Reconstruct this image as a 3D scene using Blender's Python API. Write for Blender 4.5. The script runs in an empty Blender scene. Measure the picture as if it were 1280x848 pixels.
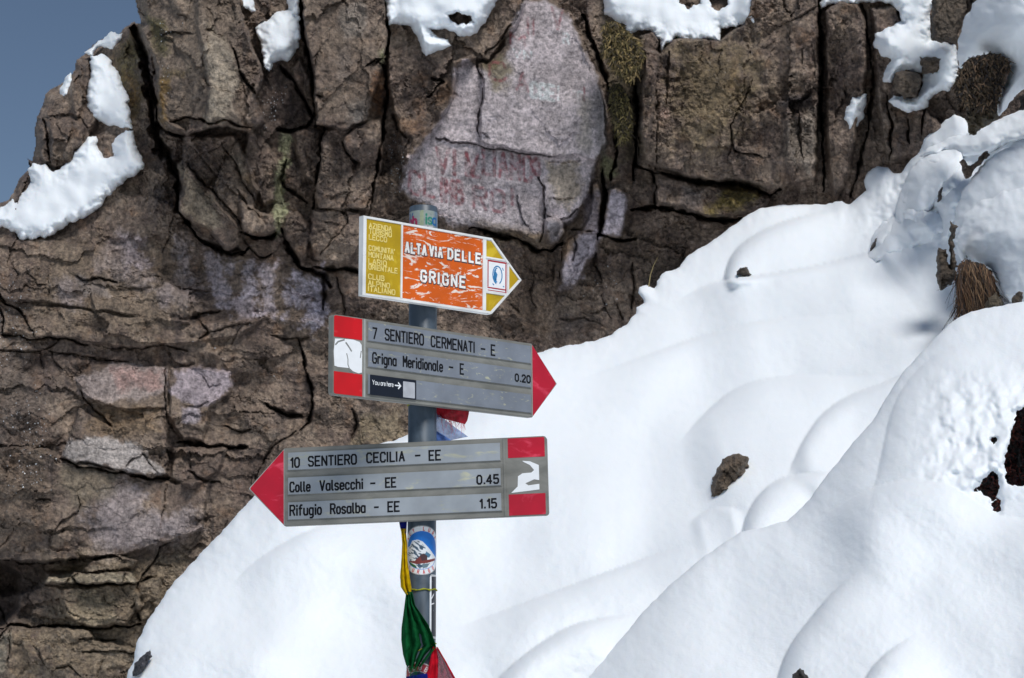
import bpy, math
import numpy as np
from mathutils import Matrix, Vector

scene = bpy.context.scene
COL = scene.collection
RNG = np.random.RandomState(7)

# ------------------------------------------------------------------ camera
F = 2500.0                      # focal length in photo pixels (1280 wide)
PITCH, ROLL = 0.1782, -0.0029
CAM = np.array([0.0, 0.0, 1.6])
_fw = np.array([0, math.cos(PITCH), math.sin(PITCH)])
_up = np.array([0, -math.sin(PITCH), math.cos(PITCH)])
_rt = np.array([1.0, 0, 0])
C_R = _rt * math.cos(ROLL) + _up * math.sin(ROLL)
C_U = -_rt * math.sin(ROLL) + _up * math.cos(ROLL)
cam_data = bpy.data.cameras.new('camera')
cam = bpy.data.objects.new('camera', cam_data)
COL.objects.link(cam)
M = Matrix.Identity(4)
for i in range(3):
    M[i][0], M[i][1], M[i][2], M[i][3] = C_R[i], C_U[i], -_fw[i], CAM[i]
cam.matrix_world = M
cam_data.sensor_width = 36.0
cam_data.lens = F * 36.0 / 1280.0
cam_data.clip_start = 0.05
cam_data.clip_end = 2000
cam_data.dof.use_dof = True
cam_data.dof.focus_distance = 3.9
cam_data.dof.aperture_fstop = 28.0
scene.camera = cam

# ------------------------------------------------------------------ light
SUN_EL, SUN_AZ = math.radians(53), math.radians(27)      # azimuth: 0 = behind the camera, + = to its right
SUN_STRENGTH, SKY_STRENGTH, EXPOSURE = 2.95, 0.075, -0.04
sun_dir = Vector((math.sin(SUN_AZ) * math.cos(SUN_EL), -math.cos(SUN_AZ) * math.cos(SUN_EL), math.sin(SUN_EL)))
world = bpy.data.worlds.new('World')
scene.world = world
world.use_nodes = True
wn = world.node_tree.nodes
wl = world.node_tree.links
sky = wn.new('ShaderNodeTexSky')
sky.sky_type = 'NISHITA'
sky.sun_disc = False
sky.sun_elevation = SUN_EL
sky.sun_rotation = math.atan2(sun_dir.x, sun_dir.y)
sky.altitude = 2100
sky.air_density = 1.0
sky.dust_density = 1.0
sky.ozone_density = 1.0
tint = wn.new('ShaderNodeMix'); tint.data_type = 'RGBA'; tint.blend_type = 'MULTIPLY'
tint.inputs[0].default_value = 1.0
tint.inputs[7].default_value = (0.98, 0.95, 0.9, 1)
bg = wn['Background']
wl.new(sky.outputs[0], tint.inputs[6]); wl.new(tint.outputs[2], bg.inputs[0])
bg.inputs[1].default_value = SKY_STRENGTH
sl = bpy.data.lights.new('sun', 'SUN')
sl.energy = SUN_STRENGTH
sl.angle = math.radians(22)
sl.color = (1.0, 0.985, 0.955)
sun = bpy.data.objects.new('sun', sl)
sun.rotation_euler = sun_dir.to_track_quat('Z', 'Y').to_euler()
sun.location = (2, -3, 8)
COL.objects.link(sun)
scene.view_settings.view_transform = 'Standard'
scene.view_settings.look = 'None'
scene.view_settings.gamma = 1.0
scene.view_settings.exposure = EXPOSURE


# ------------------------------------------------------------------ helpers
def rays(u, v):
    u = np.asarray(u, float); v = np.asarray(v, float)
    return (C_R[None] * ((u.ravel() - 640) / F)[:, None] + C_U[None] * ((424 - v.ravel()) / F)[:, None] + _fw[None])


def at(u, v, Y):
    """the point of the place seen at photo pixel (u, v), Y metres in front of the camera"""
    d = rays(u, v)
    Y = np.broadcast_to(np.asarray(Y, float), np.shape(u)).ravel() if np.ndim(u) else np.asarray([Y], float)
    return CAM[None] + d * (Y / d[:, 1])[:, None]


def at1(u, v, Y):
    return at(np.array([u]), np.array([v]), np.array([Y]))[0]


def s2l(r, g, b):
    f = lambda c: (c / 255 / 12.92) if c / 255 <= 0.04045 else ((c / 255 + 0.055) / 1.055) ** 2.4
    return (f(r), f(g), f(b))


def _hash(ix, iy, seed):
    h = (ix.astype(np.int64) * 374761393 + iy.astype(np.int64) * 668265263 + seed * 1442695041) & 0xffffffff
    h = ((h ^ (h >> 13)) * 1274126177) & 0xffffffff
    return (h ^ (h >> 16)) & 0xffffffff


_ANG = np.linspace(0, 2 * np.pi, 257)[:256]
_GX, _GY = np.cos(_ANG).astype(np.float32), np.sin(_ANG).astype(np.float32)


def perlin(x, y, seed=0):
    xi = np.floor(x); yi = np.floor(y)
    fx = (x - xi).astype(np.float32); fy = (y - yi).astype(np.float32)
    xi = xi.astype(np.int64); yi = yi.astype(np.int64)
    ux = fx * fx * fx * (fx * (fx * 6 - 15) + 10); uy = fy * fy * fy * (fy * (fy * 6 - 15) + 10)
    r = []
    for dx, dy in ((0, 0), (1, 0), (0, 1), (1, 1)):
        h = _hash(xi + dx, yi + dy, seed) & 255
        r.append(_GX[h] * (fx - dx) + _GY[h] * (fy - dy))
    a = r[0] + ux * (r[1] - r[0]); b = r[2] + ux * (r[3] - r[2])
    return (a + uy * (b - a)) * 1.5


def fbm(x, y, octaves=4, seed=0, gain=0.5, ridged=False):
    s = np.zeros(np.shape(x), np.float32); a = 1.0; t = 0
    for o in range(octaves):
        n = perlin(x * 2 ** o + 17.3 * o, y * 2 ** o - 9.1 * o, seed + o)
        if ridged: n = 1 - 2 * np.abs(n)
        s += a * n; t += a; a *= gain
    return s / t


def cells(x, y, seed=0, jit=0.9):
    """Voronoi: F1, F2-F1, random per cell (3 values), offset to the cell's point"""
    xi = np.floor(x).astype(np.int64); yi = np.floor(y).astype(np.int64)
    f1 = np.full(x.shape, 9e9); f2 = np.full(x.shape, 9e9)
    hid = np.zeros(x.shape, np.int64); ox = np.zeros(x.shape); oy = np.zeros(x.shape)
    for dx in (-1, 0, 1):
        for dy in (-1, 0, 1):
            h = _hash(xi + dx, yi + dy, seed)
            px = xi + dx + 0.5 + jit * ((h & 1023) / 1023.0 - 0.5)
            py = yi + dy + 0.5 + jit * (((h >> 10) & 1023) / 1023.0 - 0.5)
            d = np.hypot(x - px, y - py)
            near = d < f1
            f2 = np.where(near, f1, np.minimum(f2, d))
            f1 = np.where(near, d, f1); hid = np.where(near, h, hid)
            ox = np.where(near, x - px, ox); oy = np.where(near, y - py, oy)
    h2 = _hash(hid & 0xffff, hid >> 16, seed + 5)
    return f1, f2 - f1, ((h2 & 255) / 255.0, ((h2 >> 8) & 255) / 255.0, ((h2 >> 16) & 255) / 255.0), ox, oy


def facets(x, y, seed=0):
    """continuous surface of flat triangular facets, heights -1..1"""
    xi = np.floor(x).astype(np.int64); yi = np.floor(y).astype(np.int64); fx = x - xi; fy = y - yi
    hh = [((_hash(xi + dx, yi + dy, seed) & 1023) / 511.5 - 1) for dx, dy in ((0, 0), (1, 0), (0, 1), (1, 1))]
    flip = (_hash(xi, yi, seed + 3) & 1).astype(bool)
    a = np.where(fx > fy, hh[0] + (hh[1] - hh[0]) * fx + (hh[3] - hh[1]) * fy, hh[0] + (hh[2] - hh[0]) * fy + (hh[3] - hh[2]) * fx)
    gx = 1 - fx
    b = np.where(gx > fy, hh[1] + (hh[0] - hh[1]) * gx + (hh[2] - hh[0]) * fy, hh[1] + (hh[3] - hh[1]) * fy + (hh[2] - hh[3]) * gx)
    return np.where(flip, a, b)


def sstep(a, b, x):
    t = np.clip((x - a) / (b - a), 0, 1)
    return t * t * (3 - 2 * t)


def seg_dist(U, V, ax, ay, bx, by):
    dx, dy = bx - ax, by - ay
    L = dx * dx + dy * dy + 1e-9
    t = np.clip(((U - ax) * dx + (V - ay) * dy) / L, 0, 1)
    qx = U - (ax + t * dx); qy = V - (ay + t * dy)
    return np.hypot(qx, qy), t, dx * qy - dy * qx


def line_field(U, V, pts):
    """distance, side (+ below/right of the line), 0..1 along the line"""
    best = np.full(U.shape, 9e9); side = np.ones(U.shape); par = np.zeros(U.shape)
    n = len(pts) - 1
    for i in range(n):
        d, t, c = seg_dist(U, V, *pts[i], *pts[i + 1])
        m = d < best - 1e-6
        best = np.where(m, d, best); side = np.where(m, np.sign(c), side); par = np.where(m, (i + t) / n, par)
    return best, side, par


def poly_sd(U, V, pts):
    """signed distance in pixels, positive inside"""
    best = np.full(U.shape, 9e9); ins = np.zeros(U.shape, bool)
    n = len(pts)
    for i in range(n):
        ax, ay = pts[i]; bx, by = pts[(i + 1) % n]
        d, _, _ = seg_dist(U, V, ax, ay, bx, by)
        best = np.minimum(best, d)
        if ay != by:
            cond = ((ay > V) != (by > V)) & (U < (bx - ax) * (V - ay) / (by - ay) + ax)
            ins ^= cond
    return np.where(ins, best, -best)


def poly_sd_win(U, V, pts, pad):
    """poly_sd on the part of a regular grid near the polygon; far outside elsewhere"""
    a = np.array(pts, float)
    out = np.full(U.shape, -1e3)
    cu = U[0] if U.ndim == 2 else U; cv = V[:, 0]
    i0, i1 = np.searchsorted(cu, [a[:, 0].min() - pad, a[:, 0].max() + pad])
    j0, j1 = np.searchsorted(cv, [a[:, 1].min() - pad, a[:, 1].max() + pad])
    if i1 > i0 and j1 > j0: out[j0:j1, i0:i1] = 1
    return out, (slice(j0, j1), slice(i0, i1))


def tps(ctrl):
    c = np.array(ctrl, float); n = len(c)
    X = c[:, :2] / 1000
    def k(r2): return np.where(r2 > 0, r2 * np.log(r2 + 1e-12), 0)
    D = ((X[:, None] - X[None]) ** 2).sum(-1)
    A = np.zeros((n + 3, n + 3)); A[:n, :n] = k(D) + np.eye(n) * 0.004
    A[:n, n] = 1; A[:n, n + 1:] = X; A[n, :n] = 1; A[n + 1:, :n] = X.T
    w = np.linalg.solve(A, np.concatenate([c[:, 2], [0, 0, 0]]))
    def f(U, V):
        r = w[n] + w[n + 1] * U / 1000 + w[n + 2] * V / 1000
        for i in range(n):
            r = r + w[i] * k((U / 1000 - X[i, 0]) ** 2 + (V / 1000 - X[i, 1]) ** 2)
        return r
    return f


def mesh_obj(name, verts, faces, mat=None, parent=None, smooth=False, colors=None, attrs=None):
    """verts (n,3); faces (m,4) or (m,3) array or a list of tuples; one mesh object"""
    me = bpy.data.meshes.new(name)
    if isinstance(faces, np.ndarray) and faces.ndim == 2:
        m, k = faces.shape
        me.vertices.add(len(verts)); me.vertices.foreach_set('co', np.asarray(verts, np.float32).ravel())
        me.loops.add(m * k); me.loops.foreach_set('vertex_index', faces.astype(np.int32).ravel())
        me.polygons.add(m)
        me.polygons.foreach_set('loop_start', (np.arange(m) * k).astype(np.int32))
        me.polygons.foreach_set('loop_total', np.full(m, k, np.int32))
        me.update(calc_edges=True)
    else:
        me.from_pydata([tuple(map(float, p)) for p in verts], [], [tuple(f) for f in faces]); me.update()
    me.polygons.foreach_set('use_smooth', np.full(len(me.polygons), bool(smooth)))
    if colors is not None:
        a = me.color_attributes.new('tone', 'FLOAT_COLOR', 'POINT')
        c = np.ones((len(verts), 4), np.float32); c[:, :3] = colors
        a.data.foreach_set('color', c.ravel())
    for k_, v_ in (attrs or {}).items():
        a = me.attributes.new(k_, 'FLOAT', 'POINT'); a.data.foreach_set('value', np.asarray(v_, np.float32).ravel())
    if mat: me.materials.append(mat)
    ob = bpy.data.objects.new(name, me); COL.objects.link(ob)
    if parent: ob.parent = parent
    return ob


def tag(o, label=None, cat=None, group=None, kind=None):
    if label: o['label'] = label
    if cat: o['category'] = cat
    if group: o['group'] = group
    if kind: o['kind'] = kind
    return o


def empty(name, loc, label, cat, group=None):
    o = bpy.data.objects.new(name, None); COL.objects.link(o); o.location = loc
    o.empty_display_size = 0.05
    return tag(o, label, cat, group)


def relief(name, poly, Yf, step, mat, R=0.1, r=None, holes=(), jag=0.0, jag_s=14, hole_r=10, parent=None,
           colf=None, smooth=True, sink=0.0, pad=6):
    """a rounded mass of rock or snow whose outline passes through the given sight lines; Yf gives its distance"""
    a = np.array(poly, float)
    us = np.arange(a[:, 0].min() - pad, a[:, 0].max() + pad, step); vs = np.arange(a[:, 1].min() - pad, a[:, 1].max() + pad, step)
    U, V = np.meshgrid(us, vs)
    ju = fbm(U / jag_s, V / jag_s, 3, 31) * jag if jag else 0
    jv = fbm(U / jag_s, V / jag_s, 3, 77) * jag if jag else 0
    sd = poly_sd(U + ju, V + jv, poly)
    Y = Yf(U, V)
    rr = r if r else R * F / float(np.median(Y))
    q = 1 - np.clip(sd / rr, 0, 1)
    Y = Y + (R + sink) * (1 - np.sqrt(np.clip(1 - q * q, 0, 1)))
    for h in holes:
        sh = -poly_sd(U + fbm(U / 9, V / 9, 3, 5) * 5, V + fbm(U / 9, V / 9, 3, 6) * 5, h)
        qh = 1 - np.clip(sh / hole_r, 0, 1)
        Y = Y + 0.035 * (1 - np.sqrt(np.clip(1 - qh * qh, 0, 1)))
        sd = np.minimum(sd, sh)
    inside = sd > 0
    keep = inside[:-1, :-1] | inside[1:, :-1] | inside[:-1, 1:] | inside[1:, 1:]
    gy, gx = np.gradient(sd, step)
    gn = np.hypot(gx, gy) + 1e-6
    mv = np.where(inside, 0, np.clip(-sd, 0, step * 1.5))
    U = U + mv * gx / gn; V = V + mv * gy / gn
    H, W = U.shape
    idx = np.arange(H * W).reshape(H, W)
    f = np.stack([idx[:-1, :-1], idx[1:, :-1], idx[1:, 1:], idx[:-1, 1:]], -1)[keep]
    used = np.unique(f); remap = np.full(H * W, -1); remap[used] = np.arange(len(used))
    P = at(U, V, Y)[used]
    cols = colf(U, V)[used] if colf else None
    return mesh_obj(name, P, remap[f], mat, parent, smooth, cols)


# ------------------------------------------------------------------ materials
def new_mat(name):
    m = bpy.data.materials.new(name); m.use_nodes = True
    nt = m.node_tree
    return m, nt, nt.nodes['Principled BSDF'], nt.nodes.new, nt.links.new


def simple(name, col, rough=0.5, metal=0.0, var=0.12, scale=60.0, bump=0.0, spec=0.5):
    m, nt, b, N, L = new_mat(name)
    tc = N('ShaderNodeTexCoord'); no = N('ShaderNodeTexNoise'); no.inputs['Scale'].default_value = scale
    no.inputs['Detail'].default_value = 6
    mr = N('ShaderNodeMapRange'); mr.inputs[1].default_value = 0.3; mr.inputs[2].default_value = 0.7
    mr.inputs[3].default_value = 1 - var; mr.inputs[4].default_value = 1 + var
    mx = N('ShaderNodeMix'); mx.data_type = 'RGBA'; mx.blend_type = 'MULTIPLY'; mx.inputs[0].default_value = 1
    mx.inputs[6].default_value = (*col, 1)
    L(tc.outputs['Object'], no.inputs['Vector']); L(no.outputs['Fac'], mr.inputs[0]); L(mr.outputs[0], mx.inputs[7])
    L(mx.outputs[2], b.inputs['Base Color'])
    b.inputs['Roughness'].default_value = rough; b.inputs['Metallic'].default_value = metal
    b.inputs['Specular IOR Level'].default_value = spec
    if bump:
        bp = N('ShaderNodeBump'); bp.inputs['Strength'].default_value = bump; bp.inputs['Distance'].default_value = 0.002
        L(no.outputs['Fac'], bp.inputs['Height']); L(bp.outputs[0], b.inputs['Normal'])
    return m


def rock_material():
    m, nt, b, N, L = new_mat('rock')
    at_ = N('ShaderNodeAttribute'); at_.attribute_name = 'tone'
    wet = N('ShaderNodeAttribute'); wet.attribute_name = 'wet'
    tc = N('ShaderNodeTexCoord')
    n1 = N('ShaderNodeTexNoise'); n1.inputs['Scale'].default_value = 55; n1.inputs['Detail'].default_value = 9; n1.inputs['Roughness'].default_value = 0.8
    n2 = N('ShaderNodeTexNoise'); n2.inputs['Scale'].default_value = 9; n2.inputs['Detail'].default_value = 8; n2.inputs['Roughness'].default_value = 0.65
    for n in (n1, n2): L(tc.outputs['Object'], n.inputs['Vector'])
    r1 = N('ShaderNodeMapRange'); r1.inputs[1].default_value = 0.38; r1.inputs[2].default_value = 0.62; r1.inputs[3].default_value = 0.42; r1.inputs[4].default_value = 1.65
    r2 = N('ShaderNodeMapRange'); r2.inputs[1].default_value = 0.35; r2.inputs[2].default_value = 0.65; r2.inputs[3].default_value = 0.75; r2.inputs[4].default_value = 1.25
    L(n1.outputs['Fac'], r1.inputs[0]); L(n2.outputs['Fac'], r2.inputs[0])
    mu = N('ShaderNodeMath'); mu.operation = 'MULTIPLY'; L(r1.outputs[0], mu.inputs[0]); L(r2.outputs[0], mu.inputs[1])
    mx = N('ShaderNodeMix'); mx.data_type = 'RGBA'; mx.blend_type = 'MULTIPLY'; mx.inputs[0].default_value = 1
    L(at_.outputs['Color'], mx.inputs[6]); L(mu.outputs[0], mx.inputs[7])
    # pale specks
    v = N('ShaderNodeTexNoise'); v.inputs['Scale'].default_value = 120; v.inputs['Detail'].default_value = 3
    L(tc.outputs['Object'], v.inputs['Vector'])
    vr = N('ShaderNodeMapRange'); vr.inputs[1].default_value = 0.66; vr.inputs[2].default_value = 0.74; vr.inputs[3].default_value = 0; vr.inputs[4].default_value = 0.6
    L(v.outputs['Fac'], vr.inputs[0])
    mx2 = N('ShaderNodeMix'); mx2.data_type = 'RGBA'; mx2.inputs[7].default_value = (0.42, 0.38, 0.34, 1)
    L(vr.outputs[0], mx2.inputs[0]); L(mx.outputs[2], mx2.inputs[6])
    L(mx2.outputs[2], b.inputs['Base Color'])
    # wetness: patches of melt water film glint in the sun
    wr = N('ShaderNodeMapRange'); wr.inputs[3].default_value = 0.72; wr.inputs[4].default_value = 0.1
    wn_ = N('ShaderNodeTexNoise'); wn_.inputs['Scale'].default_value = 30; wn_.inputs['Detail'].default_value = 3
    L(tc.outputs['Object'], wn_.inputs['Vector'])
    wg = N('ShaderNodeMapRange'); wg.inputs[1].default_value = 0.5; wg.inputs[2].default_value = 0.62
    L(wn_.outputs['Fac'], wg.inputs[0])
    wm = N('ShaderNodeMath'); wm.operation = 'MULTIPLY'; L(wet.outputs['Fac'], wm.inputs[0]); L(wg.outputs[0], wm.inputs[1])
    L(wm.outputs[0], wr.inputs[0]); L(wr.outputs[0], b.inputs['Roughness'])
    b.inputs['Specular IOR Level'].default_value = 0.45
    b1 = N('ShaderNodeBump'); b1.inputs['Strength'].default_value = 1.0; b1.inputs['Distance'].default_value = 0.02
    L(n1.outputs['Fac'], b1.inputs['Height'])
    b2 = N('ShaderNodeBump'); b2.inputs['Strength'].default_value = 0.5; b2.inputs['Distance'].default_value = 0.05
    L(n2.outputs['Fac'], b2.inputs['Height']); L(b2.outputs[0], b1.inputs['Normal']); L(b1.outputs[0], b.inputs['Normal'])
    return m


def snow_material():
    m, nt, b, N, L = new_mat('snow')
    tc = N('ShaderNodeTexCoord')
    n1 = N('ShaderNodeTexNoise'); n1.inputs['Scale'].default_value = 150; n1.inputs['Detail'].default_value = 4
    n2 = N('ShaderNodeTexNoise'); n2.inputs['Scale'].default_value = 14; n2.inputs['Detail'].default_value = 5
    for n in (n1, n2): L(tc.outputs['Object'], n.inputs['Vector'])
    cr = N('ShaderNodeMix'); cr.data_type = 'RGBA'; cr.inputs[6].default_value = (0.81, 0.85, 0.89, 1); cr.inputs[7].default_value = (0.85, 0.88, 0.91, 1)
    L(n2.outputs['Fac'], cr.inputs[0]); L(cr.outputs[2], b.inputs['Base Color'])
    b.inputs['Roughness'].default_value = 0.7
    b.inputs['Specular IOR Level'].default_value = 0.25
    b.inputs['Subsurface Weight'].default_value = 0.25
    b.inputs['Subsurface Radius'].default_value = (0.6, 0.8, 1.0)
    b.inputs['Subsurface Scale'].default_value = 0.015
    b1 = N('ShaderNodeBump'); b1.inputs['Strength'].default_value = 0.28; b1.inputs['Distance'].default_value = 0.003
    b2 = N('ShaderNodeBump'); b2.inputs['Strength'].default_value = 0.08; b2.inputs['Distance'].default_value = 0.02
    L(n1.outputs['Fac'], b1.inputs['Height']); L(n2.outputs['Fac'], b2.inputs['Height'])
    L(b2.outputs[0], b1.inputs['Normal']); L(b1.outputs[0], b.inputs['Normal'])
    return m


def tone_material(name, rough=0.4, var=0.1, scale=200):
    m, nt, b, N, L = new_mat(name)
    a = N('ShaderNodeAttribute'); a.attribute_name = 'tone'
    tc = N('ShaderNodeTexCoord'); no = N('ShaderNodeTexNoise'); no.inputs['Scale'].default_value = scale; no.inputs['Detail'].default_value = 4
    mr = N('ShaderNodeMapRange'); mr.inputs[1].default_value = 0.3; mr.inputs[2].default_value = 0.7; mr.inputs[3].default_value = 1 - var; mr.inputs[4].default_value = 1 + var
    mx = N('ShaderNodeMix'); mx.data_type = 'RGBA'; mx.blend_type = 'MULTIPLY'; mx.inputs[0].default_value = 1
    L(tc.outputs['Object'], no.inputs['Vector']); L(no.outputs['Fac'], mr.inputs[0]); L(a.outputs['Color'], mx.inputs[6]); L(mr.outputs[0], mx.inputs[7])
    L(mx.outputs[2], b.inputs['Base Color']); b.inputs['Roughness'].default_value = rough
    return m


def worn_material(name, base, wear, thr=0.56, soft=0.03, scale=(30, 30, 90), rough=0.5, dist=0.6, detail=7, wear2=None):
    """paint with streaky chips of another colour"""
    m, nt, b, N, L = new_mat(name)
    tc = N('ShaderNodeTexCoord'); mp = N('ShaderNodeMapping'); mp.inputs['Scale'].default_value = scale
    no = N('ShaderNodeTexNoise'); no.inputs['Scale'].default_value = 1; no.inputs['Detail'].default_value = detail
    no.inputs['Roughness'].default_value = 0.6; no.inputs['Distortion'].default_value = dist
    L(tc.outputs['Object'], mp.inputs[0]); L(mp.outputs[0], no.inputs['Vector'])
    mr = N('ShaderNodeMapRange'); mr.inputs[1].default_value = thr - soft; mr.inputs[2].default_value = thr + soft
    L(no.outputs['Fac'], mr.inputs[0])
    mx = N('ShaderNodeMix'); mx.data_type = 'RGBA'; mx.inputs[6].default_value = (*base, 1); mx.inputs[7].default_value = (*wear, 1)
    L(mr.outputs[0], mx.inputs[0])
    n2 = N('ShaderNodeTexNoise'); n2.inputs['Scale'].default_value = 14; n2.inputs['Detail'].default_value = 6
    L(tc.outputs['Object'], n2.inputs['Vector'])
    m2 = N('ShaderNodeMapRange'); m2.inputs[1].default_value = 0.35; m2.inputs[2].default_value = 0.65; m2.inputs[3].default_value = 0.82; m2.inputs[4].default_value = 1.1
    L(n2.outputs['Fac'], m2.inputs[0])
    mm = N('ShaderNodeMix'); mm.data_type = 'RGBA'; mm.blend_type = 'MULTIPLY'; mm.inputs[0].default_value = 1
    L(mx.outputs[2], mm.inputs[6]); L(m2.outputs[0], mm.inputs[7])
    out = mm.outputs[2]
    if wear2:
        n3 = N('ShaderNodeTexNoise'); n3.inputs['Scale'].default_value = 1; n3.inputs['Detail'].default_value = 8; n3.inputs['Roughness'].default_value = 0.75
        mp3 = N('ShaderNodeMapping'); mp3.inputs['Scale'].default_value = (25, 25, 60); mp3.inputs['Location'].default_value = (3, 1, 5)
        L(tc.outputs['Object'], mp3.inputs[0]); L(mp3.outputs[0], n3.inputs['Vector'])
        m3 = N('ShaderNodeMapRange'); m3.inputs[1].default_value = 0.58; m3.inputs[2].default_value = 0.68; m3.inputs[4].default_value = 0.6
        L(n3.outputs['Fac'], m3.inputs[0])
        x3 = N('ShaderNodeMix'); x3.data_type = 'RGBA'; x3.inputs[7].default_value = (*wear2, 1)
        L(m3.outputs[0], x3.inputs[0]); L(out, x3.inputs[6]); out = x3.outputs[2]
    L(out, b.inputs['Base Color']); b.inputs['Roughness'].default_value = rough
    return m


def cloth_material(name, col, alpha=1.0):
    m, nt, b, N, L = new_mat(name)
    tc = N('ShaderNodeTexCoord'); w = N('ShaderNodeTexNoise'); w.inputs['Scale'].default_value = 90; w.inputs['Detail'].default_value = 5
    L(tc.outputs['Object'], w.inputs['Vector'])
    mr = N('ShaderNodeMapRange'); mr.inputs[1].default_value = 0.3; mr.inputs[2].default_value = 0.7; mr.inputs[3].default_value = 0.7; mr.inputs[4].default_value = 1.25
    L(w.outputs['Fac'], mr.inputs[0])
    mx = N('ShaderNodeMix'); mx.data_type = 'RGBA'; mx.blend_type = 'MULTIPLY'; mx.inputs[0].default_value = 1; mx.inputs[6].default_value = (*col, 1)
    L(mr.outputs[0], mx.inputs[7]); L(mx.outputs[2], b.inputs['Base Color']); b.inputs['Roughness'].default_value = 0.85
    b.inputs['Specular IOR Level'].default_value = 0.1
    tr = N('ShaderNodeBsdfTranslucent'); L(mx.outputs[2], tr.inputs[0])
    ms = N('ShaderNodeMixShader'); ms.inputs[0].default_value = 0.3
    L(b.outputs[0], ms.inputs[1]); L(tr.outputs[0], ms.inputs[2])
    out = nt.nodes['Material Output']; last = ms
    if alpha < 1:
        tp = N('ShaderNodeBsdfTransparent'); m2 = N('ShaderNodeMixShader'); m2.inputs[0].default_value = alpha
        L(tp.outputs[0], m2.inputs[1]); L(ms.outputs[0], m2.inputs[2]); last = m2
    L(last.outputs[0], out.inputs['Surface'])
    return m


ROCK = rock_material()
SNOW = snow_material()

# ------------------------------------------------------------------ the cliff
CL = tps([(60, 120, 8.75), (160, 60, 8.55), (30, 260, 8.5), (60, 420, 8.15), (30, 640, 8.05), (40, 760, 8.1), (160, 840, 7.95),
          (250, 80, 8.1), (420, 120, 8.15), (650, 120, 8.1), (300, 480, 8.15), (480, 430, 8.25), (560, 560, 8.3),
          (640, 400, 8.3), (760, 360, 8.2), (900, 120, 8.0), (960, 260, 8.05), (1060, 120, 7.85), (1160, 100, 7.6),
          (1300, 60, 7.2), (-60, 200, 8.7), (-60, 900, 8.2), (900, -80, 8.2), (300, -80, 8.3)])

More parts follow.
